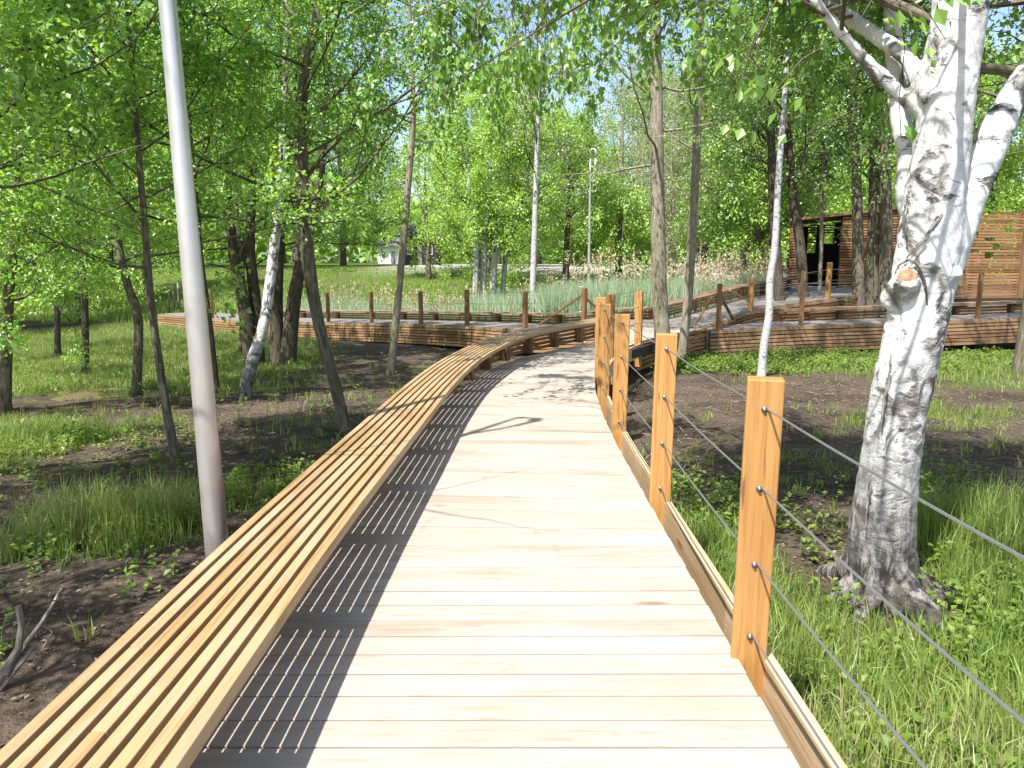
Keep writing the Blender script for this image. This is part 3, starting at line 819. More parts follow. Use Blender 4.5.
add_tree('multi_stem_tree', 'clump of dark stems beside the leaning white birch',
         [px_trunk([(252, 352, 8), (243, 300, 6), (233, 250, 5), (226, 180, 4.5)], 20.5, 9), px_trunk([(258, 352, 7), (255, 300, 6), (250, 250, 5), (252, 180, 4)], 20.8, 9),
          px_trunk([(276, 350, 8), (277, 300, 6), (279, 255, 5), (282, 170, 4)], 21, 9.5), px_trunk([(286, 350, 9), (294, 300, 7), (303, 255, 6), (318, 190, 4.5)], 20.6, 9)],
         spec(n1=13, n2=5, n3=5, nl=27, len=2.4, t0=.34), M['bark_dark'], M['leaf_lime'], 15, .09, g1)
add_tree('leafy_tree', 'leaning mossy tree with dense crown rising beside the middle of the bench', [px_trunk([(348, 437, 7), (335, 385, 6), (318, 320, 6), (307, 250, 7), (303, 180, 6.5), (300, 120, 6), (310, 50, 5)], 10.6, 8.2, .02, (.3, .4)),
          px_trunk([(305, 240, 3), (285, 175, 3), (270, 110, 2.8), (262, 40, 2.4)], 10.6, 0), px_trunk([(300, 130, 3.5), (318, 70, 3), (330, 0, 3), (338, -50, 2)], 10.6, 0)][:1],
         spec(n1=26, n2=7, n3=6, nl=29, len=1.9, t0=.36, el=.35), M['bark'], M['leaf_mid'], 16, .062, g1)
add_tree('slender_tree', 'slender pale grey trunk in front of the left boardwalk arm', [px_trunk([(390, 369, 4.4), (397, 310, 3.8), (407, 200, 3.2), (413, 120, 2.8), (411, 60, 2.4)], 18.8, 9.5)],
         spec(n1=14, n2=4, n3=4, nl=16, len=1.7, t0=.58), M['bark_pale'], M['leaf_birch'], 17, .07, g1)
# trees at the left edge of the frame
add_tree('leafy_tree', 'bright lime tree leaning in at the left edge beside the lush grass', [np.array([[-6.2, 7.6, -.8, .08], [-5.9, 7.6, .6, .07], [-5.2, 7.5, 2.4, .055], [-4.7, 7.4, 4.2, .05], [-4.5, 7.3, 6.2, .02]])],
         spec(n1=24, n2=6, n3=6, nl=29, len=1.7, t0=.42, el=.2), M['bark'], M['leaf_lime'], 18, .06, g1)
add_tree('leafy_tree', 'bushy lime tree behind the lush grass at the left', [np.array([[-8.3, 12.5, -1, .1], [-8.1, 12.6, 1.0, .085], [-7.7, 12.6, 3.4, .07], [-7.6, 12.5, 7.2, .02]])],
         spec(n1=24, n2=6, n3=6, nl=29, len=2.1, t0=.2, el=.2), M['bark'], M['leaf_lime'], 19, .07, g1)
for i, (x, y, H, lab) in enumerate([(-10.5, 19, 9, 'green tree beyond the puddle at the left'), (-13.2, 22.5, 10, 'dense green tree far left beside the pale path'), (-8.2, 23.5, 9.5, 'bushy green tree in front of the end of the left boardwalk arm')]):
    add_tree('leafy_tree', lab, [np.array([[x, y, -1.3, .09], [x + .15, y, 1.2, .075], [x + .05, y, H * .5, .055], [x + .1, y, H - 1, .02]])],
             spec(n1=22, n2=6, n3=5, nl=20, len=2.7, t0=.24, el=.3), M['bark_dark'], M['leaf_lime'] if i != 1 else M['leaf_mid'], 30 + i, .095, g1)
# near tree to the left whose shade falls over the foreground soil
add_tree('leafy_tree', 'overhanging tree whose low boughs enter at the left edge', [np.array([[-5.3, 3.5, -.8, .11], [-5.2, 3.6, 1.5, .09], [-5.0, 3.7, 4.0, .065], [-4.9, 3.8, 7.2, .02]])],
         spec(n1=26, n2=7, n3=6, nl=37, len=2.1, t0=.38, el=.2), M['bark'], M['leaf_lime'], 21, .06, g1)

# middle of the picture
g2 = 'trees around the boardwalk junction'
add_tree('tall_tree', 'straight mossy trunk rising behind the second orange post', [px_trunk([(666, 384, 9.5), (662, 330, 8), (659, 270, 7.4), (657, 150, 6.5), (656, 70, 5.6), (655, 0, 5)], 15.2, 11)],
         spec(n1=24, n2=5, n3=4, nl=11, len=2.0, t0=.36, el=.1, up=.05), M['bark_pale'], M['leaf_birch'], 41, .065, g2)
add_tree('slender_tree', 'slender leaning trunk at the corner of the boardwalk junction', [px_trunk([(680, 362, 5), (688, 300, 4.6), (694, 200, 4.2), (698, 110, 4), (701, 0, 3.4)], 17.2, 10)],
         spec(n1=20, n2=5, n3=4, nl=10, len=1.8, t0=.42), M['bark_pale'], M['leaf_birch'], 42, .065, g2)
add_tree('birch_tree', 'thin white birch rising behind the nearest post', [px_trunk([(761, 378, 4.6), (764, 345, 4.1), (769, 315, 3.9), (770, 280, 3.6), (775, 245, 3.4), (779, 170, 3.), (785, 90, 2.5), (789, 0, 2.1)], 15.2, 10)],
         spec(n1=20, n2=5, n3=5, nl=18, len=1.7, t0=.45, up2=-.08, up3=-.15), M['birch'], M['leaf_birch'], 43, .06, g2)
add_tree('slender_tree', 'dark bent trunk in front of the pavilion opening', [px_trunk([(807, 303, 6), (801, 255, 5), (790, 167, 4.5), (785, 100, 4), (783, 20, 3.4)], 22.9, 11)],
         spec(n1=26, n2=6, n3=5, nl=18, len=2.5, t0=.36), M['bark_dark'], M['leaf_dark'], 44, .085, g2)
add_tree('slender_tree', 'dark trunk close behind the thin white birch', [px_trunk([(785, 306, 6), (777, 262, 5), (773, 190, 4.4), (770, 120, 4), (766, 40, 3.5)], 22.4, 11)],
         spec(n1=24, n2=6, n3=5, nl=16, len=2.3, t0=.38), M['bark_dark'], M['leaf_dark'], 45, .085, g2)
add_tree('multi_stem_tree', 'group of three dark trunks between the pavilion and the big birch',
         [px_trunk([(862, 306, 6.5), (857, 200, 5), (852, 110, 4.4), (850, 20, 4)], 22.6, 11.5), px_trunk([(874, 306, 7.5), (875, 200, 6), (876, 90, 5), (873, 10, 4.5)], 22.8, 12), px_trunk([(887, 306, 7), (886, 220, 6), (884, 130, 5), (888, 30, 4.4)], 22.5, 12)],
         spec(n1=18, n2=6, n3=5, nl=17, len=2.4, t0=.36), M['bark'], M['leaf_dark'], 46, .085, g2)
add_tree('sapling', 'very thin bare stemmed sapling before the pavilion doorway', [px_trunk([(819, 301, 2.2), (821, 255, 1.9), (822, 200, 1.8), (824, 150, 1.5)], 23.2, 6)],
         spec(n1=10, n2=4, n3=3, nl=14, len=1.0, t0=.5), M['bark_pale'], M['leaf_birch'], 47, .07, g2)
add_tree('slender_tree', 'tall tree with dark foliage beyond the boardwalk arm at the right edge', [np.array([[10.2, 15.5, -.9, .16], [10.3, 15.5, 2, .14], [10.2, 15.4, 6, .1], [10.1, 15.3, 11, .03]])],
         spec(n1=24, n2=6, n3=5, nl=20, len=2.8, t0=.36), M['bark'], M['leaf_dark'], 48, .08, g2)
# meadow edge
g3 = 'birches on the bank behind the reeds'
add_tree('birch_tree', 'bushy bright birch clump on the bank behind the reeds',
         [px_trunk([(474, 299, 3.2), (476, 250, 2.8), (470, 200, 2.4)], 39, 9.5), px_trunk([(482, 298, 3.5), (485, 240, 3), (489, 190, 2.4)], 39.4, 10), px_trunk([(492, 298, 4), (496, 240, 3), (505, 190, 2.4)], 39.2, 9.5), px_trunk([(501, 298, 3), (508, 240, 2.4), (524, 195, 2)], 39.6, 8.5)],
         spec(n1=17, n2=6, n3=5, nl=22, len=2.5, t0=.26, l3=.6, spread=.14, twig=False), M['birch'], M['far_lime'], 51, .11, g3)
add_tree('birch_tree', 'single tall thin white birch in the reeds left of the far lamp', [px_trunk([(531, 312, 3.4), (534, 250, 2.9), (537, 150, 2.2), (540, 60, 1.6)], 31, 13)],
         spec(n1=22, n2=5, n3=4, nl=10, len=2.2, t0=.42, up2=-.12, up3=-.22, l3=.7, twig=False), M['birch'], M['leaf_grey'], 52, .11, g3)
add_tree('weeping_tree', 'rounded light green weeping tree far behind the lamp', [np.array([[6.5, 48, .3, .25], [6.5, 48, 3, .2], [6.6, 48, 5.9, .06]])],
         spec(n1=30, n2=7, n3=4, nl=18, len=2.9, t0=.55, el=.3, up=-.22, up2=-.35, up3=-.4, l3=.9, hang=-.9, spread=.14, twig=False), M['bark'], M['far_lime'], 53, .14, g3)

# ------------------------------------------------------------------ the wood behind: a few kinds, copied
def species(seed, H, leaf, bark, sp, lsize):
    rng = np.random.default_rng(seed); random.seed(seed)
    root = empty('background_tree', (0, 0, 0))
    mb = MB(); r = .018 * H
    tr = np.array([[0, 0, -.4, r * 1.4], [.05, 0, H * .2, r], [.15, .1, H * .55, r * .65], [.1, 0, H * .98, .02]])
    pts = tube_trunk(mb, tr, 8); P, A = grow(rng, mb, pts, sp)
    mb.build('trunk', bark, root, True)
    leaves_obj('crown', P, A, lsize, leaf, root, rng, .3, .4)
    return root
BG = dict(twig=False, l3=.8, spread=.22)
kinds = [
    species(101, 12, M['far_mid'], M['bark_dark'], spec(n1=22, n2=6, n3=5, nl=26, len=3.4, t0=.14, **BG), .155),
    species(102, 14, M['far_mid'], M['bark'], spec(n1=24, n2=6, n3=5, nl=22, len=3.0, t0=.2, up3=-.2, twig=False, l3=.9, spread=.18), .14),
    species(103, 11, M['far_lime'], M['bark'], spec(n1=20, n2=6, n3=5, nl=26, len=3.2, t0=.13, **BG), .155),
    species(104, 13, M['far_grey'], M['bark_pale'], spec(n1=24, n2=7, n3=4, nl=12, len=3.0, t0=.2, twig=True, l3=.8, spread=.22), .115),
    species(105, 13, M['far_dark'], M['bark_dark'], spec(n1=22, n2=6, n3=5, nl=28, len=3.4, t0=.18, **BG), .16),
]
KN = ['mid green broadleaf tree', 'airy birch like tree', 'lime green leafy tree', 'grey green half bare tree', 'dark leafy tree']
spots = []
rr = random.Random(5)
# behind pavilion and right side
for i in range(16): spots.append((rr.uniform(11, 40), rr.uniform(33, 56), rr.choice((0, 1, 4, 4, 1, 2)), rr.uniform(.85, 1.15), 'in the wood behind the slatted pavilion'))
for i in range(7): spots.append((13 + 3.4 * i + rr.uniform(-1, 1), 60 + rr.uniform(0, 12), rr.choice((0, 4, 1)), rr.uniform(1, 1.25), 'in the wood behind the slatted pavilion'))
# grey half bare trees right of the centre
for (x, y, s_) in ((10.5, 52, .95), (13, 56, 1.0), (11.5, 62, 1.15), (15.5, 50, .9), (9.6, 70, 1.25), (12.2, 45, .9), (9.2, 47, .75)): spots.append((x, y, 3, s_, 'beyond the reeds right of the big trunk'))
# centre: behind the birch clump
for (x, y, k, s_) in ((-5.5, 52, 2, .8), (-1.5, 50, 2, .9), (3.2, 47, 0, .85), (-2.5, 58, 1, .9), (1.6, 60, 1, 1.1), (4.8, 64, 0, .8), (5.5, 80, 4, 1.0)):
    spots.append((x, y, k, s_, 'behind the bushy birch clump in the middle'))
# left: far side of the meadow
for i in range(10): spots.append((-46 + 3.7 * i + rr.uniform(-1, 1), 60 + rr.uniform(-4, 14), rr.choice((0, 0, 4, 1)), rr.uniform(.85, 1.2), 'along the far side of the meadow at the left'))
for i in range(9): spots.append((-17 - rr.uniform(0, 16), 26 + rr.uniform(0, 20), rr.choice((2, 0, 2, 1)), rr.uniform(.7, .95), 'in the grove at the far left'))
for i in range(26): spots.append((-75 + 6 * i + rr.uniform(-2, 2), 92 + rr.uniform(-8, 14), rr.choice((0, 1, 4)), rr.uniform(1., 1.3), 'in the last row of the far wood'))
used = set()
for (x, y, k, s_, where) in spots:
    o = kinds[k] if k not in used else copy_tree(kinds[k]); used.add(k)
    o.location = (x, y, float(ground(x, y))); o.rotation_euler = (0, 0, rr.uniform(0, 6.28)); o.scale = (s_, s_, s_ * rr.uniform(.92, 1.08))
    tag(o, KN[k] + ' ' + where, 'tree', 'trees ' + where)

# far-off wood that closes the horizon: one mass
rng = np.random.default_rng(77); n = 26000
ang = rng.uniform(-.95, .95, n); rad = rng.uniform(120, 150, n)
x = np.sin(ang) * rad; y = np.cos(ang) * rad
hh = (8 + 5 * fbm(ang * 14, ang * 0, 61)) * rng.random(n) ** .8
leaves_obj('far_woods', np.stack([x, y, 1 + hh], 1), rng.normal(0, 1, (n, 3)), 1.3, M['far_mid'], None, rng, .3, .45)['kind'] = 'stuff'
tag(bpy.data.objects['far_woods'], 'far wood closing the horizon behind all the trees', 'woods', kind='stuff')

# ------------------------------------------------------------------ the big birch
def bigbirch():
    Y = 5.0; rng = np.random.default_rng(303); random.seed(303)
    def run(pts, dy=0.0, dyend=None):
        out = []
        for i, (a, b, r) in enumerate(pts):
            yy = Y + dy + ((dyend - dy) * i / (len(pts) - 1) if dyend is not None else 0)
            p = U(a, b, yy); out.append([*p, r * yy * 1.0 / FPX])
        return np.array(out)
    main = run([(883, 602, 44), (881, 572, 36), (882, 530, 31.5), (888, 480, 29.5), (899, 400, 28.5), (915, 330, 27.5), (928, 250, 29), (934, 200, 28), (942, 140, 26), (951, 70, 24), (961, 0, 23.5), (969, -60, 22), (975, -160, 20), (985, -330, 16), (985, -560, 11), (975, -820, 5)])
    right = run([(932, 290, 20), (952, 235, 20), (970, 190, 18), (988, 150, 15.5), (1012, 100, 14), (1046, 45, 12.5), (1085, -30, 11), (1120, -160, 9), (1130, -330, 5)], 0, .3)
    leftstem = run([(926, 240, 17), (912, 190, 15), (908, 152, 10.5), (900, 112, 10), (896, 60, 8.5), (891, 0, 7.5), (885, -80, 7), (870, -230, 5), (860, -400, 3)], .1, .8)
    la = run([(935, 100, 10), (922, 82, 9), (905, 56, 8), (880, 38, 7.4), (850, 18, 6.6), (820, -6, 6.2), (770, -50, 5.4), (700, -130, 4), (640, -190, 2.6)], -.1, 1.2)
    lb = run([(930, 118, 8), (912, 104, 7.4), (890, 84, 7), (868, 64, 6.2), (848, 40, 5.4), (820, 8, 5), (790, -40, 4.4), (730, -90, 3)], .05, .3)
    g = float(ground(main[1][0], Y)); b = np.array([main[1][0], Y, g])
    root = empty('birch_tree', b); tag(root, 'big old white birch with forked stem and furrowed base right of the railing', 'tree')
    mb = MB()
    for tr, sd in ((main, 20), (right, 16), (leftstem, 12), (la, 10), (lb, 10)):
        P, _ = spline(tr, 60)
        mb.tube(P[:, :3], P[:, 3] * (1 + .05 * np.sin(np.linspace(0, 30, 60)) * rng.uniform(.5, 1, 60)), sd)
    # roots, burrs and the swelling round the cut stub
    bx, by = main[1][0], Y
    for (ex, ey, rr_) in ((.55, -.12, .075), (.2, -.62, .085), (-.5, -.1, .06), (-.45, -.55, .05), (.4, .5, .07), (.72, .05, .05), (-.2, .6, .08)):
        pts = []
        for t in np.linspace(0, 1, 9):
            xx, yy = bx + ex * (.1 + 1.25 * t) + rng.normal(0, .018), by + ey * (.1 + 1.25 * t) + rng.normal(0, .015)
            pts.append((xx, yy, float(ground(xx, yy)) + .24 * (1 - t) ** 2.4 + .012 - .16 * t ** 1.4))
        mb.tube(pts, np.linspace(rr_ * 1.5, rr_ * .4, 9), 10)
    def lump(px, py, r, dy):
        c = U(px, py, Y + dy); mb.tube([c + np.array([0, 0, z]) * r for z in (-1, -.7, 0, .7, 1)], [r * .25, r * .72, r, .72 * r, .25 * r], 10)
    for a in ((876, 432, .045, 0), (912, 440, .07, -.13), (925, 265, .08, -.13), (955, 275, .05, -.12), (948, 185, .09, -.08)): lump(*a)
    c = U(907, 278, Y - .17); d = np.array([-.25, -.9, .12]); d /= np.linalg.norm(d)
    mb.tube([c - d * .2 + np.array([.0, 0, -.12]), c - d * .06 + np.array([0, 0, -.03]), c + d * .012], [.12, .088, .064], 14)
    tk = shift(mb, b).build('trunk', M['birch_big'], root, True)
    r_ = tk.modifiers.new('remesh', 'REMESH'); r_.mode = 'VOXEL'; r_.voxel_size = .016; r_.use_smooth_shade = True
    s_ = tk.modifiers.new('smooth', 'SMOOTH'); s_.factor = .5; s_.iterations = 5
    tx = bpy.data.textures.new('bark clouds', 'CLOUDS'); tx.noise_scale = .09; tx.noise_depth = 3
    dm = tk.modifiers.new('displace', 'DISPLACE'); dm.texture = tx; dm.strength = .022; dm.texture_coords = 'LOCAL'
    cut = MB(); cut.tube([c + d * .0, c + d * .017], [.060, .052], 9); cut.tube([c + d * .016, c + d * .019], [.03, .022], 7)
    shift(cut, b).build('cut_stub', M['cutwood'], root)
    # ridges of dark bark: the collar over the stub, the seam below the fork, old branch scars
    mz = main[::-1] if main[0, 2] > main[-1, 2] else main
    def seam(pts, rad):
        out = []
        P_ = spline([(a, b_, 0) for a, b_ in pts], 14)[0]
        for (a, b_, _) in P_:
            p = U(a, b_, Y); cx = np.interp(p[2], mz[:, 2], mz[:, 0]); rr_ = np.interp(p[2], mz[:, 2], mz[:, 3]) * 1.02
            dx = np.clip(p[0] - cx, -rr_ * .97, rr_ * .97); yy = Y - math.sqrt(rr_ ** 2 - dx ** 2)
            p = U(a, b_, yy); out.append(p + rng.normal(0, .004, 3))
        sm = MB(); out = np.array(out); sm.tube(out + np.array([0, rad * .35, 0]), rad * .45 * (.3 + .9 * np.sin(np.linspace(.1, 3.0, 14))) * rng.uniform(.4, 1.5, 14), 7)
        for q in range(46):     # curled scabs of bark crowding the seam
            t = rng.uniform(0, 13); i = min(12, int(t)); p = out[i] + (out[i + 1] - out[i]) * (t - i)
            w_ = math.sin(.15 + 2.8 * t / 13); r = rad * rng.uniform(.12, .5) * (.4 + .6 * w_)
            p = p + rng.normal(0, 1, 3) * np.array([rad * .55 * w_, rad * .12, rad * .6 * w_]) + np.array([0, rad * .25, 0])
            dr = (out[i + 1] - out[i]); dr = dr / (np.linalg.norm(dr) + 1e-9) + rng.normal(0, .35, 3)
            sm.tube([p - dr * r * 1.3, p - dr * r * .5, p + dr * r * .6, p + dr * r * 1.5], [r * .25, r * .7, r * .6, r * .15], 5)
        shift(sm, b).build('bark_scar', M['bark_scar'], root, True)
    seam([(966, 172), (954, 196), (937, 222), (921, 243), (908, 258)], .02)
    seam([(889, 306), (893, 284), (899, 266), (909, 260), (920, 268), (926, 288), (929, 312)], .016)
    seam([(885, 452), (889, 436), (899, 428), (911, 436), (918, 456)], .014)
    seam([(892, 350), (888, 380), (884, 404), (881, 430)], .012)
    seam([(940, 340), (936, 372), (930, 400), (922, 430)], .012)
    seam([(951, 110), (957, 140), (955, 170)], .010)
    seam([(909, 190), (905, 215), (909, 240)], .014)
    seam([(872, 470), (868, 500), (866, 530)], .012)
    # boughs and leaves
    bm_ = MB(); P, A = [], []
    sp1 = spec(n1=22, n2=7, n3=5, nl=20, len=2.6, t0=.42, el=.25, up2=-.06, up3=-.2, l3=.5, hang=-.5)
    for tr, s1 in ((main, sp1), (right, spec(n1=16, n2=6, n3=5, nl=20, len=1.7, t0=.45, up2=-.06, up3=-.2, l3=.5)), (leftstem, spec(n1=16, n2=6, n3=5, nl=18, len=1.6, t0=.5, up2=-.06, up3=-.2, l3=.5)),
                   (la, spec(n1=18, n2=6, n3=6, nl=22, len=1.5, t0=.42, up3=-.2)), (lb, spec(n1=18, n2=6, n3=6, nl=22, len=1.4, t0=.42, up3=-.2))):
        p, a = grow(rng, bm_, spline(tr, 40)[0], s1); P.append(p); A.append(a)
    # one long bough reaching out over the walk with hanging twigs
    e0 = la[-2][:3]
    bough = np.array([e0, e0 + (np.array([1.2, 7.4, 4.6]) - e0) * .6, [1.0, 7.7, 4.55], [.3, 8.1, 4.45], [-.4, 8.4, 4.3], [-1.0, 8.6, 4.1]])
    bp, _ = spline(bough, 24); bm_.tube(bp, np.linspace(.022, .007, 24), 6)
    for i in range(74):
        k = rng.integers(10, 24); p0 = bp[k] + rng.normal(0, .1, 3)
        tw = wander(rng, p0, [rng.normal(0, .7), rng.normal(0, .7), rng.uniform(-.5, .3)], rng.uniform(.7, 1.75), 6, .12, -.32)
        bm_.tube(tw, np.linspace(.005, .002, 7), 4, None, False)
        nl = 64; t = rng.uniform(.6, 5.99, nl); ti = t.astype(int); sg = tw[ti + 1] - tw[ti]
        P.append(tw[ti] + sg * (t - ti)[:, None] + rng.normal(0, .05, (nl, 3))); A.append(sg / np.linalg.norm(sg, axis=1)[:, None] + np.array([0, 0, -.6]))
    shift(bm_, b).build('branches', M['bark'], root, True)
    sz = np.concatenate([np.full(len(p), .055) for p in P[:5]] + [np.full(len(p), .078) for p in P[5:]])
    P = np.vstack(P); A = np.vstack(A)
    ax = [[(np.interp(z, main[:, 2], main[:, 0]), Y, z) for z in np.arange(-.4, 4.6, .25)], [(np.interp(z, right[:, 2], right[:, 0]), Y + .1, z) for z in np.arange(1.5, 4.6, .3)], [(np.interp(z, lb[:, 2], lb[:, 0]), Y, z) for z in np.arange(2.8, 3.6, .2)]]
    k = ~((sz > .07) & (P[:, 1] < 7.3)) & sunny(P, ax, .42, .06, rng) & sunny(P, [[tuple(q - np.array([0, 0, dz])) for q in bp[10::2] for dz in (.2, .9)]], .55, .12, rng) & sunny(P, DECKLIT, .5, 0, rng) & sunny(P, LIT, .42, .12, rng)
    leaves_obj('crown', P[k], A[k], sz[k], M['leaf_birch'], root, rng, .25, .4, b)
bigbirch()

# ------------------------------------------------------------------ pavilion and slatted screen
def slat_wall(mb, a, b, z0, z1a, z1b, slat=.066, gap=.03, th=.04, holes=(), rag=0.):
    a = np.array(a, float); b = np.array(b, float); L = np.linalg.norm(b - a); d = (b - a) / L
    z = z0; i = 0
    while z < max(z1a, z1b) - slat:
        # where the slat runs under a sloping top
        t0, t1 = 0., 1.
        if z1a != z1b:
            tt = (z + slat - z1a) / (z1b - z1a)
            if z1b > z1a: t0 = max(0, tt)
            else: t1 = min(1, tt)
        segs = [(t0, t1)]
        for (h0, h1, hz0, hz1) in holes:
            if z + slat > hz0 and z < hz1:
                ns = []
                for (s0, s1) in segs:
                    if h1 <= s0 or h0 >= s1: ns.append((s0, s1)); continue
                    if h0 > s0: ns.append((s0, h0))
                    if h1 < s1: ns.append((h1, s1))
                segs = ns
        for (s0, s1) in segs:
            if (s1 - s0) * L < .05: continue
            j = random.uniform(-rag, rag) if i < 3 else 0
            p0 = a + d * (s0 * L + (abs(j) if s0 == 0 else 0)); p1 = a + d * s1 * L
            mb.bar((*p0, z + slat / 2), (*p1, z + slat / 2), th, slat)
        z += slat + gap; i += 1

random.seed(9)
pv = np.array([11.4, 29.0, .66]); root = empty('slatted_pavilion', pv)
tag(root, 'brown slatted timber pavilion with dark open doorway at the ramp top', 'pavilion')
X0, X1, X2, X3 = 9.95, 10.3, 11.75, 14.2; YF, YB = 28.3, 32.0; Z0 = .66; X0b, X3b = 11.3, 15.6
w = MB()
slat_wall(w, (X0, YF), (X1, YF), Z0, 2.95, 2.99)
slat_wall(w, (X2, YF), (X3, YF), Z0, 3.18, 3.42)
slat_wall(w, (X0, YF), (X0b, YB), Z0, 2.95, 2.95)
slat_wall(w, (X3, YF), (X3b, YB), Z0, 3.42, 3.42)
slat_wall(w, (X0b, YB), (X3b, YB), Z0, 2.95, 3.42, holes=((.14, .22, 1.95, 2.2), (.29, .38, 2.35, 2.62), (.15, .21, 2.5, 2.62)))
shift(w, pv).build('wall', M['clad_dark'], root)
w = MB()
for (x, y, zt) in ((X0 + .04, YF + .06, 2.93), (X1 - .03, YF + .06, 2.97), (X2 + .03, YF + .06, 3.16), (X3 - .04, YF + .06, 3.4), (X0b + .05, YB - .06, 2.93), (X3b - .05, YB - .06, 3.4)):
    w = MB(); w.box((x, y, (Z0 - .6 + zt) / 2), .08, .08, zt - Z0 + .6, 0, None, 2); shift(w, pv).build('frame_post', M['dark'], root)
w = MB(); e = .12
c8 = [(X0 - e, YF - e, 2.97), (X3 + e, YF - e, 3.46), (X3b + e, YB + e, 3.46), (X0b - e, YB + e, 2.97)]
w.hexa([np.array(p) for p in c8] + [np.array(p) + np.array([0, 0, .09]) for p in c8], None, 0)
shift(w, pv).build('roof', M['clad'], root)
w = MB(); w.box(((X0 + X3) / 2, (YF + YB) / 2, Z0 - .05), X3 - X0 + .6, YB - YF + .6, .08); shift(w, pv).build('floor_deck', M['deck_old'], root)
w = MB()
def shade_panel(a, b, za, zb):
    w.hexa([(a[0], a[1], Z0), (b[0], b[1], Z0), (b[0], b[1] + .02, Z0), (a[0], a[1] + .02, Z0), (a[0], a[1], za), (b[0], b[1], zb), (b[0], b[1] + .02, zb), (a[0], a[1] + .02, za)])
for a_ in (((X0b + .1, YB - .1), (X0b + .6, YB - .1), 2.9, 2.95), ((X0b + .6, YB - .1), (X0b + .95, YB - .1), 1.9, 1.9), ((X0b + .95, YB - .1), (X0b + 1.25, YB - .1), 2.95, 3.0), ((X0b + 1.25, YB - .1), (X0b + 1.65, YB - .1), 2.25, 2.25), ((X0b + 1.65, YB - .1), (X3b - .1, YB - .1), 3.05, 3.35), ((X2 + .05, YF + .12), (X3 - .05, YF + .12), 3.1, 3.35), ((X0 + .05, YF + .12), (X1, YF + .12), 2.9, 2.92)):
    w = MB(); shade_panel(*a_); shift(w, pv).build('shade_panel', M['dark'], root)  # near-black panels added inside; they stand for the shade behind slats and doorway
w = MB(); w.box(((X0b + X3b) / 2, YB - .45, Z0 + .42), X3 - X0 - .3, .4, .06); shift(w, pv).build('inner_bench', M['clad'], root)

sc = np.array([14.6, 24.6, .5]); root = empty('slatted_screen', sc)
tag(root, 'brown slatted timber screen wall with small square peepholes at the right edge', 'screen wall')
w = MB()
H_ = lambda px, py: None
slat_wall(w, (12.9, 24.4), (16.0, 24.9), .42, 3.05, 3.12, .066, .024, .04,
          holes=((.40, .445, 2.36, 2.46), (.47, .51, 2.36, 2.46), (.58, .70, 2.22, 2.30), (.68, .76, 2.0, 2.08), (.44, .53, 1.84, 1.92), (.6, .7, 1.72, 1.80), (.2, .28, 2.1, 2.2), (.8, .88, 2.5, 2.58)), rag=.15)
shift(w, sc).build('wall', M['clad_dark'], root)
for x, y in ((12.95, 24.47), (14.4, 24.71), (15.97, 24.96)): w = MB(); w.box((x, y, 1.35), .09, .07, 3.5, .16, None, 2); shift(w, sc).build('frame_post', M['clad'], root)
w = MB(); w.box((16.12, 24.9, 1.8), .14, .1, 2.7, .16, None, 2); shift(w, sc).build('end_post', M['clad'], root)
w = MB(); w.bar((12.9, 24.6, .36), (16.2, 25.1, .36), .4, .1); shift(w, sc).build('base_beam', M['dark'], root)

# ------------------------------------------------------------------ far things
def house(loc, w_, d_, h, roof_h, wall_m, roof_m, label, name='house'):
    root = empty(name, loc); tag(root, label, 'house')
    b = MB(); b.box((0, 0, h / 2), w_, d_, h); b.build('wall', wall_m, root)
    r = MB(); o = .4
    V = [(-w_ / 2 - o, -d_ / 2 - o, h), (w_ / 2 + o, -d_ / 2 - o, h), (w_ / 2 + o, d_ / 2 + o, h), (-w_ / 2 - o, d_ / 2 + o, h), (-w_ / 2 - o, 0, h + roof_h), (w_ / 2 + o, 0, h + roof_h)]
    r.add(V, [(0, 1, 5, 4), (2, 3, 4, 5), (0, 4, 3), (1, 2, 5), (3, 2, 1, 0)]); r.build('roof', roof_m, root)
    for i, q in enumerate((-.3, .3)):
        f = MB(); f.box((q * w_, -d_ / 2 - .02, h * .55), w_ * .16, .06, h * .36); wo = f.build('window', M['lamp_white'], root)
        p = MB(); p.box((q * w_, -d_ / 2 - .055, h * .55), w_ * .13, .02, h * .3); p.build('pane', M['dark'], wo)
    dd = MB(); dd.box((0, -d_ / 2 - .02, h * .36), w_ * .13, .06, h * .7); dd.build('door', M['tiles'], root)
    return root
M['render'] = plain('white render', (.72, .71, .68), .8); M['tiles'] = plain('grey roof', (.2, .19, .18), .8)
M['tar'] = plain('tarred boards', (.02, .018, .017), .8)
p = U(396, 246, 90); house((p[0], p[1], float(ground(p[0], p[1]))), 3.4, 5, 1.9, 1.0, M['render'], M['tiles'], 'small white house showing through the trees across the meadow')
p = U(420, 246, 68); house((p[0] + .2, p[1], float(ground(p[0], p[1]))), 2.8, 4, 2.3, 1.1, M['tar'], M['tar'], 'small black hut beside the white house across the meadow', 'hut')

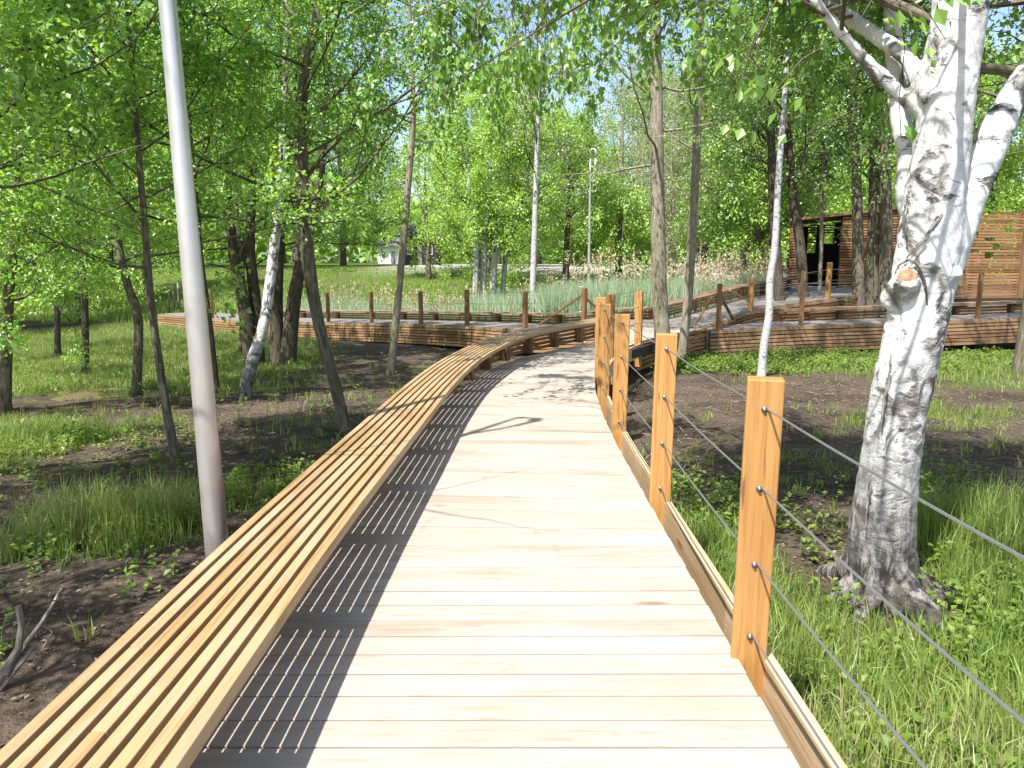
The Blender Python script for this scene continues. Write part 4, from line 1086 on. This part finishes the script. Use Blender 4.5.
M['paint_blue'] = plain('blue car paint', (.06, .14, .36), .25, .1, .03); M['paint_red'] = plain('red car paint', (.2, .035, .03), .35, .1, .03)
M['paint_white'] = plain('white car paint', (.75, .75, .75), .25, 0, .03)
M['glass'] = plain('dark car glass', (.02, .025, .03), .08); M['rubber'] = plain('tyre rubber', (.02, .02, .02), .8); M['rim'] = plain('wheel rim', (.5, .5, .5), .35, .8)
def car(loc, rz, paint, label):
    root = empty('parked_car', loc); root.rotation_euler = (0, 0, rz); tag(root, label, 'car', 'cars parked beyond the reeds')
    prof = [(-2.1, .35), (2.1, .35), (2.15, .7), (1.95, .85), (1.0, .95), (.45, 1.42), (-1.1, 1.45), (-1.85, .98), (-2.12, .9)]
    n = len(prof); V = [(x, -.85 + (.12 if z > 1 else 0), z) for x, z in prof] + [(x, .85 - (.12 if z > 1 else 0), z) for x, z in prof]
    b = MB(); b.add(V, [tuple(range(n)), tuple(range(2 * n - 1, n - 1, -1))] + [((i + 1) % n, i, i + n, (i + 1) % n + n) for i in range(n)]); b.build('body', paint, root, False, .05)
    for s in (-1, 1):
        g_ = MB(); q = [(.85, .97), (.38, 1.34), (-1.0, 1.36), (-1.5, 1.0)]
        V = [(x, s * (.862 if z < 1.1 else .745), z) for x, z in q] + [(x, s * (.84 if z < 1.1 else .73), z) for x, z in q]
        g_.add(V, [(0, 1, 2, 3), (7, 6, 5, 4), (0, 4, 5, 1), (1, 5, 6, 2), (2, 6, 7, 3), (3, 7, 4, 0)]); g_.build('side_window', M['glass'], root)
        for x in (-1.3, 1.3):
            t = MB(); t.tube([(x, s * .68, .32), (x, s * .88, .32)], .32, 18); to = t.build('wheel', M['rubber'], root)
            rm = MB(); rm.tube([(x, s * .87, .32), (x, s * .892, .32)], .19, 14); rm.build('rim', M['rim'], to)
    return root
for px, Yc, rz, pm, lb_ in ((640, 74, .1, 'paint_blue', 'blue car parked far off behind the big trunk'), (617, 76, .0, 'paint_red', 'red car parked far off left of the blue one')):
    p = U(px, 255, Yc); car((p[0], p[1], float(ground(p[0], p[1]))), rz, M[pm], lb_)

# small T-topped white marker post in the reeds
p = U(716, 284, 27); g = float(ground(p[0], p[1])); root = empty('marker_post', (p[0], p[1], g)); tag(root, 'small white T topped marker post standing in the reeds', 'marker post')
hh_ = U(716, 275, 27)[2] - g
b = MB(); b.box((0, 0, hh_ / 2), .08, .08, hh_); b.build('stake', M['render'], root)
b = MB(); b.box((0, -.01, hh_ + .02), .34, .1, .09); b.build('plate', M['render'], root)
# planting stakes on the far left bank
for i, (px, lab) in enumerate(((166, 'leftmost pale planting stake on the grassy bank'), (171, 'middle pale planting stake on the grassy bank'), (176, 'rightmost pale planting stake on the grassy bank'))):
    p = U(px, 262, 40 + i * .4); g = float(ground(p[0], p[1])); b = MB(); b.tube([(0, 0, -.2), (.01, 0, .7), (0, 0, 1.5)], [.05, .05, .045], 8)
    o = b.build('planting_stake', M['bark_pale'], None, True); o.location = (p[0], p[1], g); tag(o, lab, 'stake', 'planting stakes on the bank')

# ------------------------------------------------------------------ dead branch lying at the lower left
def on_ground(px, py):
    lo, hi = 1.0, 60.0
    for _ in range(40):
        m = (lo + hi) / 2; p = U(px, py, m)
        if p[2] > float(ground(p[0], p[1])): lo = m
        else: hi = m
    return U(px, py, lo)
g0 = on_ground(2, 690); root = empty('dead_branch', g0); tag(root, 'forked grey dead branch lying on the bare soil at lower left', 'branch')
b = MB(); YB_ = g0[1]
def D(px, py, dy, dz=0): q = U(px, py, YB_ + dy); return q
b.tube([D(-12, 700, -.05), D(6, 668, .02), D(19, 648, .06), D(22, 625, .05), D(18, 606, .05)], [.022, .02, .019, .017, .014], 9)
b.tube([D(6, 676, 0), D(25, 645, .12), D(42, 622, .25), D(54, 602, .35), D(58, 594, .38), D(62, 588, .42)], [.014, .013, .011, .009, .007, .004], 8)
b.tube([D(0, 690, -.02), D(22, 662, .06), D(36, 644, .12)], [.013, .012, .008], 8)
b.tube([D(54, 602, .35), D(49, 596, .33), D(50, 592, .32)], [.005, .004, .003], 6)
b.tube([D(57, 596, .37), D(62, 600, .4), D(63, 608, .42)], [.005, .004, .003], 6)
shift(b, g0).build('limb', M['dead'], root, True)

# ------------------------------------------------------------------ grass, weeds, reeds, litter
def blades(name, P, h, w, mat, rng, bend=.35, rnd=None, kind='stuff', label=None, cat=None):
    n = len(P); az = rng.uniform(0, 6.28, n); dx, dy = np.cos(az), np.sin(az)
    az2 = rng.uniform(0, 6.28, n); bx, by = np.cos(az2), np.sin(az2); be = np.abs(rng.normal(0, bend, n)) * h
    W = np.stack([dx, dy, 0 * dx], 1) * w[:, None] / 2
    Bv = np.stack([bx * be, by * be, 0 * be], 1)
    Z = np.stack([0 * h, 0 * h, h], 1)
    m1 = P + Z * .55 + Bv * .32; tip = P + Z * (1 - .35 * np.minimum(1, be / h)[:, None]) + Bv
    V = np.stack([P - W, P + W, m1 - W * .8, m1 + W * .8, tip], 1).reshape(-1, 3)
    i = np.arange(n)[:, None] * 5
    L = np.concatenate([i + np.array([0, 1, 3, 2]), i + np.array([2, 3, 4])], 1).ravel()
    S = np.tile([4, 3], n)
    if rnd is None: rnd = rng.random(n)
    o = mesh_np(name, V, L, S, mat, None, {'rnd': ('FLOAT', np.repeat(rnd, 5))})
    tag(o, label, cat, kind=kind); return o

# outline tests so nothing grows through the boards
def inside(poly, x, y):
    c = np.zeros(len(x), bool); n = len(poly)
    for i in range(n):
        x0, y0 = poly[i]; x1, y1 = poly[(i + 1) % n]
        cond = ((y0 > y) != (y1 > y)); t = (y - y0) / (y1 - y0 + 1e-12)
        c ^= cond & (x < x0 + t * (x1 - x0))
    return c
polys = [[p[:2] for p in A_] + [q[:2] for q in B_[::-1]] for A_, B_ in ((mainL, mainR), (tn, tf), (rampL, rampR), (rbF, rbN))]
polys[0] = [(x - .06, y) for x, y, _ in mainL] + [(x + .17, y) for x, y, _ in mainR[::-1]]
polys.append([(9.6, 28), (14.5, 28), (14.5, 32.3), (9.6, 32.3)])
def free(x, y):
    k = np.ones(len(x), bool)
    for p in polys: k &= ~inside(p, x, y)
    return k

rng = np.random.default_rng(55)
def scatter(n, x0, x1, y0, y1, dens, clump=0):
    x = rng.uniform(x0, x1, n); y = rng.uniform(y0, y1, n)
    k = rng.random(n) < dens(x, y); x, y = x[k], y[k]
    if clump:
        m = clump; x = np.repeat(x, m) + rng.normal(0, .035, len(x) * m); y = np.repeat(y, m) + rng.normal(0, .035, len(y) * m)
    f = free(x, y); x, y = x[f], y[f]
    return np.stack([x, y, ground(x, y) - .02], 1)
def infront(x, y): return (np.abs(x) < .75 * y + 1.2)
P1 = scatter(60000, -7.5, 8, 2.0, 13, lambda x, y: green(x, y) ** 1.5 * infront(x, y), 7)
hgt = .06 + .20 * rng.random(len(P1)) ** 1.6 * (.5 + green(P1[:, 0], P1[:, 1]))
tall = blob(P1[:, 0], P1[:, 1], 4.0, 5.8, .9, 1.1) + .8 * blob(P1[:, 0], P1[:, 1], -3.4, 6.2, 1.2, .9)
hgt = hgt * (1 + .9 * tall)
near_r = P1[:, 0] > 1
cl = np.clip(fbm(P1[:, 0] * 1.5, P1[:, 1] * 1.5, 81) * 1.1 - .1 + rng.normal(0, .22, len(P1)), 0, 1)
blades('grass', P1, hgt, .006 + .005 * rng.random(len(P1)), M['grass'], rng, .4, cl, 'stuff', 'fresh green grass tufts on the soil beside the near boardwalk', 'grass')
# sparse sprigs on bare soil
P2 = scatter(2600, -7, 8, 3, 19, lambda x, y: .35 * infront(x, y) * (fbm(x * .7, y * .7, 91) > .5), 12)
P3 = scatter(60000, -16, 16, 12, 24, lambda x, y: green(x, y) ** 1.5 * infront(x, y), 4)
P3b = scatter(70000, -26, -4, 20, 37, lambda x, y: green(x, y) ** 1.2 * infront(x, y) * (1 - behind(x, y)), 2)
P23 = np.vstack([P2, P3, P3b])
blades('grass', P23, .07 + .17 * rng.random(len(P23)) ** 1.5, .008 + .008 * rng.random(len(P23)), M['grass'], rng, .4, None, 'stuff', 'grass sprigs scattered over the bare soil farther back', 'grass')
P4 = scatter(150000, -34, 24, 23, 60, lambda x, y: infront(x, y) * behind(x, y) * (.35 + .65 * fbm(x * .3, y * .3, 14)) * (1 - .8 * (blob(x, y, 5, 33, 10, 4) > .3)))
gv_ = smooth(52, 55, P4[:, 1] - 5 * smooth(2, -4, P4[:, 0])) * smooth(-12, -9, P4[:, 0]) * (1 - smooth(17, 20, P4[:, 0])); P4 = P4[gv_ < .5]
blades('meadow_grass', P4, (.18 + .3 * rng.random(len(P4))) * (1 - .75 * smooth(44, 54, P4[:, 1])), .03 + .03 * rng.random(len(P4)), M['meadow'], rng, .4, None, 'stuff', 'bright meadow grass on the bank across the reeds', 'grass')
# reeds
def reed_d(x, y):
    a = smooth(25.5, 27.5, y + .35 * np.minimum(x, 0) * 0) * (1 - smooth(36, 38.5, y))
    lim = smooth(-13, -7, x) * (1 - smooth(13, 16, x))
    behind = np.where(x < 4, y > 23 - .98 * (x - 1.8) + .9, y > 21.0 + 1.12 * (x - 4.1) + .9)
    return a * lim * behind * (.4 + .6 * fbm(x * .5, y * .5, 41))
P5 = scatter(80000, -13, 16, 22, 39, lambda x, y: np.where(infront(x, y), np.maximum(reed_d(x, y), 0), 0))
ex = scatter(22000, 1.0, 9, 22.8, 28, lambda x, y: np.where(x < 4, y > 23 - .98 * (x - 1.8) + .8, y > 21.0 + 1.12 * (x - 4.1) + .8) * .8)
P5 = np.vstack([P5, ex])
h5 = 1.25 + .8 * rng.random(len(P5)) * (.6 + .6 * fbm(P5[:, 0] * .4, P5[:, 1] * .4, 43)) + .35 * smooth(6, 10, P5[:, 0])
h5 = h5 * np.where(P5[:, 0] < -2, .75, 1)
blades('reeds', P5, h5, .022 + .022 * rng.random(len(P5)), M['reed'], rng, .16, None, 'stuff', 'blue green reeds in the wet hollow behind the boardwalks', 'reeds')
k = rng.random(len(P5)) < np.where(P5[:, 0] > 5.5, .028, np.where(P5[:, 0] < -2, .02, .006)); Q = P5[k]; hq = h5[k] * rng.uniform(1.05, 1.4, k.sum())
stalk = Q.copy()
rp = np.repeat(np.arange(len(Q)), 14); t = rng.random(len(rp))
PP = Q[rp] + np.stack([rng.normal(0, .03, len(rp)), rng.normal(0, .03, len(rp)), hq[rp] * (.86 + .2 * t)], 1)
pl_ = leaves_obj('reed_plumes', PP, np.tile([0.2, 0, 1.], (len(PP), 1)), .1, M['plume'], None, rng, .1, .25); tag(pl_, 'pale dry plumes standing above the reeds', 'reeds', kind='stuff')
blades('dry_reed_stalks', stalk, hq, np.full(len(stalk), .02), M['plume'], rng, .05, None, 'stuff', 'straw coloured stalks of last years reeds', 'reeds')

# leafy weeds: rosettes of broad leaves on short stems
def weeds(name, P, rng, size, label, hmax=.22, per=12, mat=None):
    rp = np.repeat(np.arange(len(P)), per); n = len(rp); t = rng.random(n); az = rng.uniform(0, 6.28, n)
    h = (.05 + hmax * rng.random(len(P)))[rp]
    rad = .03 + .10 * rng.random(n) * (1 - .4 * t)
    Q = P[rp] + np.stack([np.cos(az) * rad * .6, np.sin(az) * rad * .6, .03 + h * t], 1)
    A = np.stack([np.cos(az), np.sin(az), .25 + 0 * az], 1)
    cl = np.clip(np.repeat(rng.random(len(P)), per) * .6 + .4 * rng.random(n), 0, 1)
    o = leaves_obj(name, Q, A, size, mat or M['weed'], None, rng, .75, .40, (0, 0, 0), cl); tag(o, label, 'plants', kind='stuff')
def wd(x, y):
    r = smooth(1.1, 1.25, x)
    return np.clip(r * (1.6 * blob(x, y, 3.5, 4.6, .9, .7) + .8 * blob(x, y, 1.9, 6.8, .6, 1.0) + .35 * blob(x, y, 2.1, 3.3, 1.2, 1.0) + .5 * blob(x, y, 4.2, 7.2, .8, .8)) + .7 * blob(x, y, -2.4, 7.6, .9, .6) + .5 * blob(x, y, -5.4, 9, 1.3, 1.3) + .25 * blob(x, y, -3.8, 6, 1.4, 1.2), 0, 1) * (fbm(x * 2, y * 2, 71) > .38) + .003
PW = scatter(9000, -7, 7, 2.2, 11, lambda x, y: wd(x, y) * infront(x, y))
weeds('undergrowth', PW, rng, .05, 'broad leaved weeds and nettles growing near the big birch and bench', .2, 14)
PW = scatter(9000, 1.5, 16, 13.8, 18.6, lambda x, y: infront(x, y) * np.clip(smooth(15.2, 16.4, y) * (fbm(x * 1.2, y * 1.2, 73) > .38), 0, 1))
weeds('undergrowth', PW[rng.random(len(PW)) < .75 * (fbm(PW[:, 0] * .9, PW[:, 1] * 2, 78) > .4)], rng, .06, 'leafy ground cover along the foot of the right cladding', .2, 14)
PW = scatter(3000, -14, -1, 8, 22, lambda x, y: infront(x, y) * (.04 + .5 * (green(x, y) > .5)))
weeds('undergrowth', PW[rng.random(len(PW)) < .5], rng, .06, 'leafy weeds between the young trees on the left', .22, 12)

# litter: twigs, dead leaves and wood chips on the soil
PL = scatter(42000, -7, 8.5, 2, 17, lambda x, y: infront(x, y) * (1 - .6 * green(x, y)) * (.25 + .75 * fbm(x * 1.3, y * 1.3, 23)))
PL[:, 2] += .025 + .02 * rng.random(len(PL))
az = rng.uniform(0, 6.28, len(PL))
o = leaves_obj('litter', PL, np.stack([np.cos(az), np.sin(az), 0 * az], 1) * 3, .034, M['litter'], None, rng, .85, .3); tag(o, 'dead leaves and wood chips strewn over the soil', 'litter', kind='stuff')
tw = MB(); random.seed(4)
for i in range(420):
    x_, y_ = rng.uniform(-6, 7), rng.uniform(2.6, 14)
    if not (abs(x_) < .75 * y_ and free(np.array([x_]), np.array([y_]))[0]): continue
    a_ = rng.uniform(0, 6.28); L_ = rng.uniform(.08, .4); z_ = float(ground(x_, y_)) + .03
    tw.tube([(x_, y_, z_), (x_ + math.cos(a_) * L_ * .5, y_ + math.sin(a_) * L_ * .5, z_ + .02), (x_ + math.cos(a_ + .3) * L_, y_ + math.sin(a_ + .3) * L_, z_ - .01)], [.005, .004, .003], 5)
o = tw.build('twig_litter', M['dead'], None, True); tag(o, 'dry twigs strewn over the soil', 'litter', kind='stuff')

# ------------------------------------------------------------------ light, sky, camera
AZ, EL = R(34), R(59)
d = Vector((math.sin(AZ) * math.cos(EL), math.cos(AZ) * math.cos(EL), -math.sin(EL)))   # way the light travels
sun = bpy.data.lights.new('sun', 'SUN'); sun.energy = 5.0; sun.angle = R(.53); sun.color = (1, .975, .935)
so = bpy.data.objects.new('sun', sun); C.objects.link(so); so.rotation_euler = d.to_track_quat('-Z', 'Y').to_euler(); so.location = (-6, -8, 15)
w = bpy.data.worlds.new('World'); bpy.context.scene.world = w; w.use_nodes = True
nt = w.node_tree; bgn = nt.nodes['Background']; sky = nt.nodes.new('ShaderNodeTexSky'); sky.sky_type = 'NISHITA'; sky.sun_disc = False
sky.sun_elevation = EL; sky.sun_rotation = math.pi + AZ; sky.air_density = 1.0; sky.dust_density = 1.5; sky.ozone_density = 1.0
nt.links.new(sky.outputs[0], bgn.inputs[0]); bgn.inputs[1].default_value = .125

cam = bpy.data.cameras.new('camera'); cam.sensor_width = 36; cam.lens = 36 * FPX / 1024; cam.clip_end = 3000; cam.clip_start = .05
co = bpy.data.objects.new('camera', cam); C.objects.link(co); co.location = (0, 0, CAMZ); co.rotation_euler = (R(90 - PITCH), 0, 0)
S = bpy.context.scene; S.camera = co
S.render.engine = 'CYCLES'; S.cycles.max_bounces = 8; S.cycles.diffuse_bounces = 3; S.cycles.transmission_bounces = 4
S.cycles.use_denoising = True
S.view_settings.view_transform = 'Standard'; S.view_settings.look = 'None'; S.view_settings.exposure = 1.12; S.view_settings.gamma = 1
